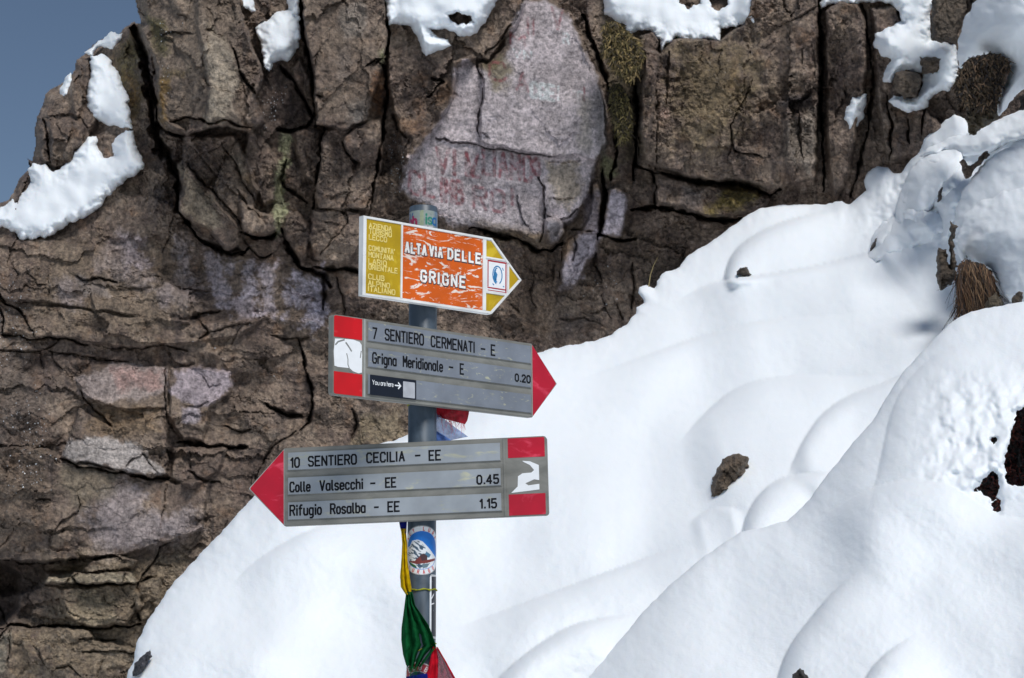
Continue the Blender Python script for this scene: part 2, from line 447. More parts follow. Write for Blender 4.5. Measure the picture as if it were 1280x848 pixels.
# big masses: polygon, lift in metres, edge softness in px
BLOCKS = [
    # upper left buttress
    ([(160, -90), (165, 0), (176, 38), (188, 64), (196, 82), (198, 112), (200, 146), (214, 160), (236, 168), (262, 160), (284, 158), (312, 166), (330, 152), (318, 120),
      (330, 96), (318, 66), (306, 30), (298, 0), (298, -90)], 0.30, 2.0),
    ([(240, -90), (256, 0), (262, 40), (290, 66), (302, 92), (292, 128), (300, 150), (256, 158), (262, 110), (252, 60), (246, 20)], 0.05, 3.0),
    # small wedge under the buttress
    ([(198, 150), (206, 148), (232, 166), (246, 170), (240, 174), (218, 168), (204, 162)], 0.12, 2.0),
    # smooth leaning plate
    ([(222, 206), (230, 200), (246, 222), (262, 240), (278, 262), (296, 284), (300, 300), (294, 308), (282, 312), (272, 298), (258, 284), (238, 278), (228, 270), (224, 262)], 0.20, 2.0),
    ([(232, 172), (258, 170), (292, 168), (310, 200), (322, 240), (318, 262), (330, 282), (326, 296), (300, 292), (270, 252), (246, 222), (228, 196)], 0.13, 2.5),
    ([(300, 252), (320, 262), (346, 272), (346, 288), (330, 294), (304, 292), (298, 270)], 0.12, 2.0),
    ([(310, 160), (334, 180), (350, 206), (344, 250), (330, 258), (318, 236), (306, 190)], 0.10, 3.0),
    # pillars in the middle
    ([(378, -90), (378, 0), (380, 40), (390, 80), (392, 110), (394, 156), (430, 162), (458, 150), (470, 110), (480, 74), (485, 40), (482, 0), (482, -90)], 0.22, 2.0),
    ([(402, 162), (440, 158), (476, 150), (480, 190), (472, 230), (464, 262), (440, 262), (398, 262), (394, 240), (398, 200)], 0.17, 2.0),
    ([(428, 172), (450, 160), (474, 166), (474, 196), (452, 208), (440, 196), (432, 184)], 0.06, 1.5),
    ([(370, 164), (400, 164), (398, 200), (392, 228), (382, 222), (370, 190)], 0.10, 2.0),
    ([(366, 90), (374, 72), (388, 100), (390, 122), (376, 118), (368, 104)], 0.10, 2.0),
    ([(356, 272), (374, 266), (384, 280), (390, 300), (376, 326), (362, 306), (356, 290)], 0.10, 2.0),
    ([(390, 264), (430, 262), (454, 268), (452, 300), (440, 326), (420, 330), (392, 322), (388, 300)], 0.14, 2.0),
    ([(486, -90), (486, 30), (484, 60), (486, 120), (498, 150), (500, 210), (508, 208), (528, 180), (550, 153), (565, 120), (570, 80), (592, 74), (610, 74), (646, 32), (658, 0), (658, -90)], 0.10, 2.5),
    # lettered slab
    ([(652, 4), (684, 0), (706, 16), (722, 42), (734, 70), (748, 96), (757, 130), (759, 176), (746, 204), (740, 228), (736, 246), (726, 262), (716, 278), (700, 283),
      (690, 294), (688, 308), (672, 304), (650, 292), (622, 288), (590, 284), (560, 280), (532, 268), (510, 250), (500, 236), (506, 206), (524, 178), (548, 150), (562, 118), (566, 78),
      (590, 70), (606, 80), (628, 64), (640, 30)], 0.085, 3.0),
    ([(652, 4), (684, 0), (706, 16), (722, 42), (734, 70), (748, 96), (757, 130), (759, 176), (746, 200), (720, 194), (690, 196), (660, 190), (640, 186), (600, 176), (604, 110), (600, 76),
      (628, 64), (640, 30)], 0.035, 1.2),
    ([(683, 276), (692, 272), (700, 276), (704, 288), (698, 302), (690, 307), (683, 300)], 0.20, 3.0),
    # plates right of the slab
    ([(742, 232), (748, 226), (752, 248), (749, 292), (728, 290), (738, 262)], 0.14, 1.5),
    ([(728, 290), (748, 292), (745, 316), (736, 322), (728, 344), (716, 362), (700, 360), (702, 326), (712, 300)], 0.10, 2.0),
    ([(760, 240), (770, 232), (784, 244), (780, 276), (776, 298), (752, 292), (758, 262)], 0.16, 1.5),
    # right block and its ledges
    ([(806, 62), (826, 66), (842, 48), (900, 50), (930, 30), (960, -90), (1022, -90), (1022, 0), (1022, 60), (1024, 120), (1020, 180), (1018, 222), (980, 232), (960, 236),
      (930, 226), (898, 226), (860, 220), (832, 212), (806, 200), (800, 150)], 0.20, 2.5),
    ([(800, 46), (814, 38), (824, 52), (820, 110), (812, 170), (804, 190), (798, 140)], 0.14, 2.0),
    ([(822, 216), (860, 228), (900, 234), (940, 240), (962, 248), (950, 262), (908, 270), (880, 270), (852, 260), (824, 252), (818, 236)], 0.15, 2.0),
    ([(980, 150), (1000, 138), (1020, 150), (1020, 230), (1000, 244), (984, 210)], 0.05, 2.5),
    ([(1032, 14), (1050, 2), (1074, 8), (1084, 40), (1080, 110), (1070, 170), (1060, 220), (1044, 250), (1034, 200)], 0.16, 3.0),
    ([(1090, 10), (1124, 6), (1128, 40), (1140, 100), (1160, 140), (1180, 160), (1160, 190), (1110, 200), (1098, 130)], 0.12, 3.0),
    # left crag parts
    ([(44, 160), (56, 108), (74, 104), (96, 72), (112, 70), (120, 150), (96, 200), (70, 212), (52, 196)], 0.10, 3.0),
    ([(92, 74), (112, 74), (108, 120), (96, 150), (88, 130)], 0.07, 2.5),
    ([(60, 152), (92, 148), (106, 160), (100, 182), (80, 200), (66, 196)], 0.06, 2.0),
    # bedded lower left
    ([(-90, 300), (60, 300), (110, 306), (180, 330), (236, 372), (236, 404), (150, 392), (96, 384), (30, 376), (-90, 368)], 0.05, 2.0),
    ([(10, 412), (60, 422), (100, 424), (160, 434), (232, 430), (300, 420), (330, 400), (240, 402), (150, 394), (96, 386), (44, 384), (34, 396)], 0.045, 2.0),
    ([(94, 472), (126, 456), (208, 458), (214, 480), (206, 510), (160, 512), (124, 508), (104, 492)], 0.035, 1.2),
    ([(212, 462), (240, 458), (288, 466), (288, 492), (262, 510), (252, 552), (230, 548), (212, 520)], 0.06, 2.0),
    ([(100, 512), (142, 536), (200, 516), (208, 540), (210, 592), (190, 598), (150, 588), (110, 578), (76, 574), (88, 546)], 0.085, 1.2),
    ([(158, 586), (175, 568), (186, 574), (197, 592), (180, 594)], 0.02, 1.0),
    ([(218, 560), (262, 556), (286, 558), (272, 590), (240, 610), (214, 596)], 0.07, 2.0),
    ([(-90, 560), (60, 560), (76, 574), (110, 580), (190, 600), (220, 604), (262, 600), (252, 660), (216, 676), (150, 694), (110, 697), (60, 702), (-90, 700)], 0.07, 2.0),
    ([(104, 708), (118, 700), (150, 694), (172, 700), (166, 712), (110, 716)], 0.10, 1.5),
    ([(88, 724), (92, 716), (166, 716), (172, 728), (150, 730), (56, 730), (60, 722)], 0.13, 1.2),
    ([(72, 736), (140, 732), (170, 728), (176, 756), (156, 780), (110, 784), (84, 772)], 0.10, 2.0),
    ([(168, 748), (176, 728), (200, 722), (200, 760), (178, 778)], 0.10, 2.0),
    ([(-90, 790), (12, 784), (60, 783), (112, 788), (120, 800), (168, 812), (240, 820), (240, 930), (-90, 930)], 0.13, 2.0),
    ([(-90, 700), (0, 704), (24, 720), (20, 760), (0, 784), (-90, 790)], -0.22, 6.0),
    ([(-90, 700), (60, 704), (110, 700), (96, 716), (60, 718), (50, 732), (20, 742), (-90, 740)], -0.25, 4.0),
]
# crevices and cracks: points, half width px, depth m
CRACKS = [
    ([(166, 34), (180, 70), (188, 110), (192, 150), (198, 178), (212, 200), (222, 224), (224, 250), (222, 262)], 13, 0.55),
    ([(176, 60), (190, 96), (196, 140), (200, 160), (216, 168), (232, 170)], 5, 0.3),
    ([(212, 154), (232, 146), (262, 154), (282, 150), (300, 158), (318, 160)], 3, 0.14),
    ([(206, 44), (218, 40), (238, 42)], 3.5, 0.10), ([(222, 18), (234, 22)], 3, 0.06),
    ([(226, 198), (240, 212), (258, 232), (278, 252), (300, 278)], 2.4, 0.10),
    ([(232, 174), (250, 196), (276, 226), (302, 250)], 1.6, 0.06),
    ([(246, 198), (262, 190), (280, 178)], 1.4, 0.05), ([(276, 178), (292, 202), (304, 228), (320, 256)], 2.4, 0.09),
    ([(292, 60), (300, 88), (310, 104), (318, 116)], 3, 0.13), ([(296, 238), (304, 250), (310, 260), (324, 268)], 2.5, 0.09),
    ([(222, 262), (236, 282), (250, 298), (264, 310), (282, 316), (300, 316), (312, 310)], 8, 0.35),
    ([(222, 262), (214, 280), (210, 300), (204, 316)], 2, 0.06),
    ([(298, 290), (316, 296), (336, 298), (346, 292)], 6, 0.28), ([(300, 262), (302, 288)], 3, 0.1), ([(306, 300), (318, 316), (332, 322), (340, 316)], 2.2, 0.1),
    ([(352, 286), (362, 312), (374, 334), (390, 338), (408, 344), (414, 358)], 6, 0.3), ([(390, 334), (412, 336), (440, 338), (454, 340)], 5, 0.25),
    ([(406, 342), (406, 366), (404, 386)], 4.5, 0.16), ([(420, 346), (428, 370), (430, 400), (438, 430)], 2, 0.08),
    ([(374, -80), (377, 0), (378, 44), (388, 76), (391, 106), (394, 140), (396, 160)], 5, 0.35),
    ([(394, 158), (404, 158), (402, 180), (399, 206), (394, 240), (392, 262)], 3.4, 0.2), ([(352, 84), (366, 100), (380, 124), (392, 146), (384, 160), (362, 166), (348, 162)], 6, 0.25),
    ([(484, 26), (485, 50), (480, 70), (472, 80)], 2.6, 0.2), ([(472, 78), (482, 84), (483, 120), (480, 150), (478, 172), (474, 200), (468, 232), (464, 262)], 4.5, 0.3),
    ([(458, 82), (470, 74), (482, 72)], 2, 0.14), ([(428, 176), (434, 192), (444, 202), (450, 206)], 2.6, 0.12), ([(428, 172), (442, 162)], 1.5, 0.06),
    ([(404, 198), (430, 200)], 1, 0.03), ([(398, 240), (412, 246), (440, 240)], 1, 0.04), ([(390, 262), (412, 262), (432, 266), (434, 278), (420, 296), (402, 318)], 1.6, 0.07),
    ([(400, 278), (424, 280)], 1.2, 0.04), ([(392, 74), (398, 66), (390, 104)], 1.2, 0.05), ([(466, 240), (458, 262)], 2, 0.1),
    ([(394, 118), (404, 122)], 4, 0.09), ([(358, 200), (352, 226), (366, 240), (386, 252)], 4, 0.14),
    ([(540, 96), (552, 104), (545, 112), (536, 122)], 4.5, 0.14), ([(492, 142), (496, 160), (508, 172)], 4, 0.12), ([(512, 172), (504, 196), (500, 220)], 2.2, 0.06),
    ([(595, 72), (599, 88), (603, 98), (604, 112), (604, 128), (601, 140), (597, 158), (598, 168)], 1.7, 0.12),
    ([(545, 173), (570, 177), (600, 182), (630, 188), (660, 192), (690, 196), (700, 194)], 1.6, 0.10), ([(598, 166), (612, 170)], 1.6, 0.05),
    ([(674, 222), (680, 232), (682, 244), (681, 262), (682, 280), (676, 300)], 2.0, 0.10), ([(646, 246), (650, 262), (656, 276), (662, 284)], 1.4, 0.06), ([(682, 268), (696, 276), (712, 270), (722, 262)], 1.6, 0.08),
    ([(688, 203), (702, 204), (724, 202)], 1.2, 0.05), ([(690, 249), (704, 250), (716, 248)], 1.2, 0.05), ([(560, 78), (550, 60)], 1, 0.03),
    ([(606, 66), (626, 50), (644, 26), (654, 0)], 3.0, 0.10), ([(586, 284), (620, 292), (650, 300), (672, 312), (690, 314), (704, 304)], 5, 0.25),
    ([(730, 20), (740, 50), (752, 80), (764, 120), (770, 160), (770, 196), (764, 226)], 5, 0.3), ([(784, 60), (794, 100), (798, 150), (794, 200), (790, 224)], 5, 0.3),
    ([(754, 212), (758, 240), (752, 270), (748, 300)], 4, 0.3), ([(748, 292), (762, 294), (778, 300), (796, 298)], 5, 0.25), ([(742, 290), (730, 290), (716, 288)], 1.5, 0.08),
    ([(704, 300), (702, 322), (700, 350)], 2, 0.1), ([(720, 296), (722, 312), (716, 324)], 2, 0.08),
    ([(792, 206), (812, 214), (838, 220), (868, 226), (900, 229), (930, 232), (962, 244), (976, 236)], 4.5, 0.28), ([(816, 212), (822, 236), (820, 262)], 4, 0.2),
    ([(790, 262), (812, 258), (840, 262), (872, 271), (900, 276), (930, 272), (950, 264)], 7, 0.32), ([(820, 216), (822, 62)], 1.5, 0.08),
    ([(806, 60), (803, 110), (800, 160), (799, 196)], 2, 0.12), ([(838, 64), (834, 100), (832, 130)], 3, 0.08),
    ([(938, 112), (930, 126), (922, 142), (914, 160), (916, 176), (918, 188), (932, 192), (950, 194)], 2.2, 0.10), ([(884, 162), (892, 166)], 3, 0.05),
    ([(940, 100), (936, 112), (946, 120)], 2.5, 0.05), ([(1026, -80), (1024, 20), (1026, 50), (1028, 90), (1026, 130), (1028, 180), (1030, 240)], 3.6, 0.3),
    ([(1006, 60), (1004, 80)], 1.5, 0.05), ([(998, 138), (1000, 170), (1002, 200)], 2.2, 0.08), ([(980, 140), (984, 170)], 1.8, 0.06), ([(988, 130), (1012, 120)], 4, 0.08),
    ([(1078, 6), (1088, 60), (1092, 110), (1086, 160), (1074, 210), (1062, 248)], 3.4, 0.2), ([(1108, 120), (1116, 160), (1112, 200)], 3, 0.15), ([(1134, 150), (1136, 180)], 3, 0.15), ([(1158, 126), (1152, 170)], 3, 0.15),
    ([(990, 26), (1008, 16), (1024, 8)], 2, 0.06), ([(960, 30), (974, 32), (986, 26)], 1.4, 0.04),
    # crag
    ([(55, 148), (58, 168), (62, 188), (64, 204)], 3, 0.14), ([(46, 150), (76, 144), (100, 146), (110, 160)], 1.6, 0.06), ([(56, 186), (74, 196)], 1.6, 0.05), ([(92, 72), (88, 104), (80, 128)], 1.6, 0.06),
    ([(34, 200), (44, 208)], 4, 0.1),
    # lower left
    ([(96, 344), (106, 350), (126, 348), (146, 352)], 3.0, 0.11), ([(150, 358), (170, 362), (190, 358)], 2, 0.05), ([(28, 378), (60, 380), (100, 384), (130, 388), (168, 396)], 1.4, 0.05),
    ([(0, 368), (6, 380), (22, 384), (30, 396), (38, 410), (44, 420)], 3.5, 0.14), ([(0, 382), (4, 400), (2, 420), (20, 421), (44, 423), (60, 422), (84, 424), (112, 430)], 3.2, 0.13),
    ([(0, 436), (20, 439), (44, 438), (62, 432), (76, 424)], 2.4, 0.11), ([(62, 438), (90, 444), (120, 449), (160, 452)], 2.0, 0.09), ([(140, 434), (176, 436), (200, 430), (236, 438)], 2.0, 0.08),
    ([(52, 442), (54, 462)], 5, 0.06), ([(66, 440), (68, 454), (78, 462)], 1.8, 0.07), ([(60, 342), (62, 360), (60, 376)], 1.4, 0.05), ([(16, 328), (22, 344), (14, 362)], 1.6, 0.05), ([(30, 340), (44, 346), (46, 354), (60, 356)], 1.5, 0.06),
    ([(102, 488), (106, 500), (118, 512), (128, 520), (136, 530), (142, 537)], 2.2, 0.10), ([(98, 520), (92, 540), (86, 556)], 1.3, 0.05), ([(206, 458), (208, 480), (206, 506), (212, 530), (224, 546), (232, 556)], 1.8, 0.08),
    ([(76, 574), (100, 582), (130, 588), (160, 594), (190, 599), (212, 598)], 3.0, 0.14), ([(157, 588), (166, 574), (176, 568), (184, 572), (190, 584), (198, 592)], 1.8, 0.07),
    ([(222, 552), (250, 556), (290, 558), (306, 560)], 5, 0.22), ([(238, 590), (256, 600), (272, 604)], 3, 0.10), ([(240, 560), (240, 590)], 1.3, 0.05), ([(200, 660), (206, 620), (210, 600)], 1.4, 0.05),
    ([(236, 396), (256, 392), (272, 390)], 5, 0.12), ([(252, 402), (262, 416), (250, 424)], 3, 0.1), ([(262, 414), (290, 408), (312, 404)], 2, 0.07), ([(172, 436), (200, 432), (230, 436)], 2, 0.07), ([(206, 352), (226, 360), (262, 364)], 3, 0.07),
    ([(300, 412), (290, 430)], 1.5, 0.05), ([(340, 420), (366, 424), (386, 420)], 4, 0.09), ([(374, 424), (378, 444), (384, 470), (391, 482), (390, 510), (386, 530), (376, 540)], 3.4, 0.16),
    ([(330, 504), (346, 514), (362, 518), (378, 520)], 6, 0.18), ([(440, 510), (446, 530), (440, 548)], 4, 0.1), ([(280, 534), (300, 540), (312, 536)], 3, 0.09), ([(370, 540), (340, 560), (320, 600)], 3, 0.08),
    ([(250, 470), (262, 484), (276, 480)], 1.2, 0.03), ([(228, 506), (252, 508), (262, 504)], 1.6, 0.05),
    ([(62, 664), (78, 652), (98, 640), (100, 630), (98, 618)], 1.6, 0.06), ([(44, 624), (62, 626)], 2.4, 0.08), ([(20, 660), (10, 680), (0, 684)], 3, 0.05),
    ([(-60, 700), (0, 700), (30, 703), (60, 704), (84, 700), (110, 698), (140, 694), (150, 698)], 4, 0.22), ([(90, 722), (94, 730), (130, 731), (160, 730), (176, 728)], 2.5, 0.14),
    ([(54, 730), (80, 730), (100, 716), (130, 714)], 2.5, 0.12), ([(172, 734), (180, 716), (192, 704), (200, 684), (214, 678)], 2.0, 0.09), ([(164, 760), (170, 748), (174, 736)], 1.6, 0.08),
    ([(132, 742), (132, 752), (146, 760)], 1.8, 0.06), ([(178, 728), (184, 722), (196, 722)], 3, 0.10), ([(196, 704), (214, 708)], 1.8, 0.05), ([(78, 748), (84, 764), (100, 770)], 1.6, 0.05),
    ([(-60, 792), (4, 788), (14, 780), (40, 783), (80, 783), (110, 786), (140, 785), (176, 780)], 3, 0.16), ([(14, 786), (12, 810), (8, 836)], 2.2, 0.07), ([(100, 798), (130, 800), (144, 802)], 2.6, 0.09), ([(104, 814), (140, 815), (168, 816)], 2, 0.08),
    ([(44, 806), (56, 828), (66, 844)], 1.8, 0.05), ([(66, 838), (84, 832), (100, 846)], 2.4, 0.06), ([(130, 824), (122, 844)], 1.4, 0.04), ([(0, 760), (12, 784), (0, 800)], 3, 0.15), ([(146, 774), (180, 776)], 1.2, 0.04),
    # middle foot
    ([(664, 330), (668, 350), (664, 366), (672, 384)], 2.2, 0.06), ([(694, 330), (692, 350)], 3, 0.07), ([(752, 360), (756, 384), (764, 400)], 2, 0.05), ([(700, 400), (730, 396), (746, 404)], 4, 0.07),
    ([(770, 380), (778, 400)], 3, 0.08), ([(790, 330), (794, 360), (790, 384)], 3, 0.08), ([(640, 380), (650, 392)], 3, 0.06), ([(744, 310), (744, 330), (752, 350)], 4, 0.1),
]
# smooth faces: polygon, how much of the broken rock relief is kept
SMOOTH = [
    ([(652, 4), (684, 0), (706, 16), (722, 42), (734, 70), (748, 96), (757, 130), (757, 176), (744, 204), (736, 246), (716, 276), (700, 283), (650, 288), (590, 280), (540, 262), (506, 236), (510, 206),
      (528, 178), (552, 150), (566, 118), (570, 80), (600, 82), (630, 66), (640, 30)], 0.10),
    ([(96, 472), (126, 456), (208, 458), (288, 464), (286, 492), (262, 508), (206, 510), (160, 512), (124, 508)], 0.3),
    ([(90, 546), (160, 548), (205, 590), (260, 600), (250, 640), (160, 690), (110, 680), (60, 640), (76, 574)], 0.35),
    ([(225, 210), (246, 222), (262, 240), (296, 284), (290, 305), (270, 298), (230, 270)], 0.35),
    ([(845, 60), (930, 60), (960, 120), (900, 200), (840, 180)], 0.6), ([(182, 10), (300, 10), (300, 150), (205, 150)], 0.6),
    ([(386, 10), (480, 10), (470, 140), (396, 150)], 0.55), ([(752, 240), (784, 240), (778, 296), (750, 290)], 0.3), ([(700, 290), (750, 240), (748, 290), (730, 345), (700, 360)], 0.35),
    ([(56, 110), (110, 70), (120, 150), (60, 200)], 0.7),
]
# rock patch colours, mostly mineral, lichen and paint: polygon, sRGB (already albedo-like), strength, soft px, break-up px
G_SLAB = s2l(194, 182, 184)
PATCHES = [
    ([(160, -60), (300, -60), (300, 150), (205, 155), (180, 60)], s2l(124, 110, 96), 0.6, 10, 20),
    ([(262, 30), (284, 56), (300, 92), (290, 128), (282, 150), (256, 156), (262, 110), (254, 70)], s2l(166, 152, 134), 0.85, 5, 10),
    ([(425, 4), (452, 2), (458, 20), (452, 46), (430, 50), (422, 30)], s2l(158, 150, 142), 0.8, 4, 7),
    ([(424, 60), (440, 66), (438, 104), (424, 98)], s2l(140, 130, 124), 0.7, 5, 8), ([(434, 130), (460, 124), (462, 150), (436, 158)], s2l(136, 130, 124), 0.7, 5, 8),
    ([(384, -60), (480, -60), (478, 60), (470, 140), (396, 150)], s2l(122, 106, 92), 0.5, 8, 20),
    ([(652, 4), (684, 0), (706, 16), (722, 42), (734, 70), (748, 96), (757, 130), (757, 176), (744, 204), (736, 246), (716, 276), (700, 283), (670, 292), (620, 286), (570, 282), (540, 262), (500, 236), (506, 206),
      (528, 178), (552, 150), (566, 118), (566, 86), (582, 76), (600, 86), (620, 90), (636, 60), (642, 30)], G_SLAB, 0.95, 3, 7),
    ([(604, 80), (630, 70), (640, 90), (634, 108), (616, 112)], s2l(128, 116, 84), 0.8, 8, 10), ([(684, 204), (720, 206), (728, 240), (712, 260), (690, 250)], s2l(172, 156, 132), 0.7, 5, 12),
    ([(724, 120), (738, 120), (740, 190), (724, 188)], s2l(168, 158, 140), 0.5, 5, 8), ([(590, 276), (640, 282), (690, 300), (684, 312), (610, 300)], s2l(120, 104, 82), 0.6, 6, 10),
    ([(744, 90), (757, 130), (759, 200), (750, 200), (744, 150)], s2l(136, 130, 126), 0.6, 3, 5),  # right side of the slab: its shading put into the colour
    ([(764, 236), (784, 246), (780, 276), (776, 296), (753, 291), (759, 262)], s2l(184, 174, 182), 0.9, 2, 5), ([(728, 238), (748, 240), (748, 290), (730, 288)], s2l(140, 130, 136), 0.8, 4, 8),
    ([(724, 292), (748, 292), (744, 318), (734, 326), (726, 346), (714, 362), (700, 360), (704, 330), (716, 312)], s2l(184, 174, 182), 0.9, 4, 8), ([(685, 276), (698, 276), (704, 288), (698, 302), (688, 304)], s2l(158, 150, 152), 0.9, 3, 3),
    ([(708, 292), (716, 294), (708, 326), (702, 320)], s2l(150, 122, 96), 0.6, 4, 5), ([(646, 320), (690, 310), (700, 400), (650, 430), (640, 370)], s2l(118, 98, 80), 0.6, 20, 25),
    ([(845, 60), (930, 60), (950, 110), (920, 160), (870, 190), (846, 150)], s2l(120, 104, 70), 0.6, 30, 40), ([(920, 230), (950, 240), (930, 262), (880, 266), (890, 250)], s2l(122, 106, 48), 0.8, 8, 14),
    ([(984, 150), (1000, 146), (1020, 134), (1022, 190), (1012, 216), (986, 200)], s2l(142, 130, 118), 0.85, 6, 8), ([(855, 236), (880, 238), (874, 264), (852, 256)], s2l(120, 112, 110), 0.6, 5, 8),
    ([(822, 136), (836, 136), (836, 148), (824, 150)], s2l(176, 150, 136), 0.9, 3, 5), ([(800, 60), (815, 44), (824, 60), (816, 110), (806, 130)], s2l(120, 100, 86), 0.6, 5, 8),
    ([(182, 20), (206, 30), (212, 60), (200, 68), (190, 50)], s2l(92, 86, 42), 0.7, 6, 10), ([(198, 100), (212, 100), (206, 160), (198, 140)], s2l(120, 92, 30), 0.7, 4, 8), ([(204, 88), (236, 88), (230, 98), (206, 98)], s2l(96, 82, 46), 0.6, 4, 8),
    ([(148, 52), (170, 44), (178, 100), (176, 150), (164, 150), (154, 110), (142, 76)], s2l(86, 78, 34), 0.7, 8, 12), ([(158, 90), (172, 100), (174, 130), (162, 134)], s2l(118, 84, 40), 0.5, 6, 8),
    ([(464, 90), (482, 90), (480, 150), (466, 140)], s2l(112, 72, 36), 0.7, 5, 8), ([(350, 164), (366, 170), (362, 200), (352, 230), (358, 262), (344, 300), (342, 262), (344, 220), (352, 196)], s2l(176, 176, 140), 0.9, 3, 9),
    ([(474, 66), (480, 60), (482, 78), (476, 84)], s2l(120, 124, 84), 0.7, 3, 4), ([(754, 190), (768, 200), (772, 218), (760, 226), (752, 220)], s2l(136, 138, 104), 0.8, 4, 6),
    ([(760, 20), (800, 30), (806, 120), (800, 200), (780, 200), (764, 120), (750, 60)], s2l(74, 66, 42), 0.7, 8, 14), ([(540, 116), (566, 100), (570, 120), (546, 134)], s2l(150, 118, 92), 0.6, 6, 10), ([(500, 150), (520, 152), (520, 166), (500, 168)], s2l(160, 128, 102), 0.7, 5, 8),
    ([(292, 196), (300, 192), (312, 230), (304, 232)], s2l(156, 142, 124), 0.7, 4, 8), ([(226, 212), (240, 220), (262, 246), (282, 284), (262, 284), (232, 268)], s2l(150, 136, 116), 0.75, 6, 10), ([(298, 220), (318, 216), (314, 234), (304, 232)], s2l(160, 130, 96), 0.6, 5, 8),
    # verglas and pale films on the lower face
    ([(150, 290), (180, 300), (170, 330), (196, 350), (180, 364), (120, 340), (130, 310)], s2l(174, 160, 162), 0.6, 8, 16), ([(98, 350), (130, 352), (134, 370), (104, 368)], s2l(150, 142, 144), 0.7, 5, 8), ([(196, 360), (214, 352), (212, 386), (200, 386)], s2l(176, 164, 170), 0.7, 5, 8),
    ([(256, 316), (286, 318), (286, 350), (288, 390), (262, 370), (268, 340)], s2l(188, 176, 182), 0.75, 8, 24), ([(320, 336), (344, 334), (340, 372), (342, 400), (326, 396), (328, 360)], s2l(188, 176, 182), 0.8, 8, 24),
    ([(368, 342), (398, 344), (402, 384), (400, 412), (384, 404), (372, 374)], s2l(190, 180, 190), 0.85, 8, 24), ([(286, 376), (314, 370), (322, 396), (300, 398)], s2l(176, 164, 170), 0.7, 5, 10), ([(200, 350), (240, 344), (256, 370), (236, 380), (206, 372)], s2l(162, 148, 150), 0.5, 10, 16),
    ([(60, 300), (200, 300), (240, 330), (200, 420), (100, 420), (40, 380)], s2l(128, 112, 92), 0.45, 25, 30), ([(96, 472), (122, 466), (132, 458), (208, 458), (210, 480), (204, 496), (160, 500), (126, 502), (112, 498), (104, 492)], s2l(176, 160, 154), 0.85, 3, 10),
    ([(140, 464), (200, 464), (200, 488), (146, 484)], s2l(190, 146, 136), 0.55, 6, 12), ([(220, 464), (250, 458), (288, 466), (290, 480), (276, 500), (250, 508), (224, 500), (212, 490)], s2l(180, 166, 172), 0.85, 3, 8), ([(228, 510), (246, 506), (252, 520), (244, 532), (230, 528)], s2l(186, 174, 180), 0.85, 3, 5),
    ([(120, 510), (196, 510), (200, 540), (150, 546), (104, 540)], s2l(140, 116, 88), 0.6, 8, 12), ([(88, 546), (130, 548), (172, 552), (186, 570), (204, 590), (196, 594), (160, 590), (120, 580), (78, 574)], s2l(182, 173, 168), 0.9, 3, 9),
    ([(106, 640), (130, 620), (150, 596), (176, 600), (180, 640), (240, 640), (252, 660), (216, 680), (160, 690), (130, 694), (118, 670)], s2l(164, 152, 152), 0.7, 12, 22), ([(74, 580), (150, 592), (140, 620), (100, 636), (76, 610)], s2l(134, 122, 102), 0.6, 8, 12),
    ([(60, 700), (240, 690), (230, 760), (190, 848), (60, 848), (40, 790), (80, 740)], s2l(150, 134, 110), 0.6, 18, 24), ([(56, 722), (92, 718), (168, 716), (168, 728), (92, 729), (58, 730)], s2l(174, 160, 136), 0.7, 2, 4), ([(100, 740), (140, 744), (146, 776), (110, 780), (86, 770)], s2l(166, 150, 124), 0.6, 5, 12),
    ([(-60, 560), (60, 560), (60, 640), (40, 700), (-60, 700)], s2l(112, 96, 80), 0.5, 18, 24), ([(14, 790), (40, 786), (42, 848), (14, 848)], s2l(160, 140, 112), 0.5, 6, 10), ([(-40, 800), (12, 792), (8, 840), (-40, 848)], s2l(156, 146, 128), 0.7, 4, 8), ([(450, 520), (500, 516), (508, 548), (440, 560)], s2l(150, 134, 108), 0.7, 8, 12),
    ([(304, 330), (316, 328), (318, 352), (312, 380), (304, 366)], s2l(188, 178, 186), 0.7, 6, 18), ([(352, 352), (362, 350), (364, 392), (354, 400)], s2l(188, 178, 188), 0.7, 5, 16), ([(220, 300), (236, 300), (240, 344), (222, 340)], s2l(178, 166, 168), 0.6, 8, 20),
    ([(384, 346), (404, 352), (406, 410), (390, 410)], s2l(196, 188, 200), 0.6, 5, 14), ([(150, 298), (176, 300), (184, 330), (160, 336)], s2l(182, 168, 172), 0.6, 8, 18), ([(70, 352), (96, 348), (100, 380), (76, 384)], s2l(160, 148, 150), 0.5, 8, 16),
    # dark wet rock and other darker patches
    ([(330, 100), (390, 130), (392, 160), (340, 170), (330, 220), (346, 250), (326, 256), (308, 200)], s2l(70, 58, 56), 0.65, 12, 20), ([(0, 700), (60, 706), (50, 760), (10, 782), (-40, 780)], s2l(66, 56, 54), 0.7, 14, 20), ([(210, 390), (250, 396), (252, 404), (220, 404)], s2l(66, 60, 62), 0.6, 5, 8),
    ([(700, 394), (740, 392), (742, 420), (700, 420)], s2l(70, 62, 62), 0.5, 10, 14), ([(972, 126), (1016, 116), (1014, 132), (976, 136)], s2l(64, 60, 64), 0.7, 5, 8), ([(0, 440), (40, 450), (60, 520), (0, 560)], s2l(92, 84, 80), 0.5, 16, 20),
    ([(780, 290), (900, 280), (880, 320), (800, 380), (780, 340)], s2l(86, 72, 60), 0.5, 16, 20),
]
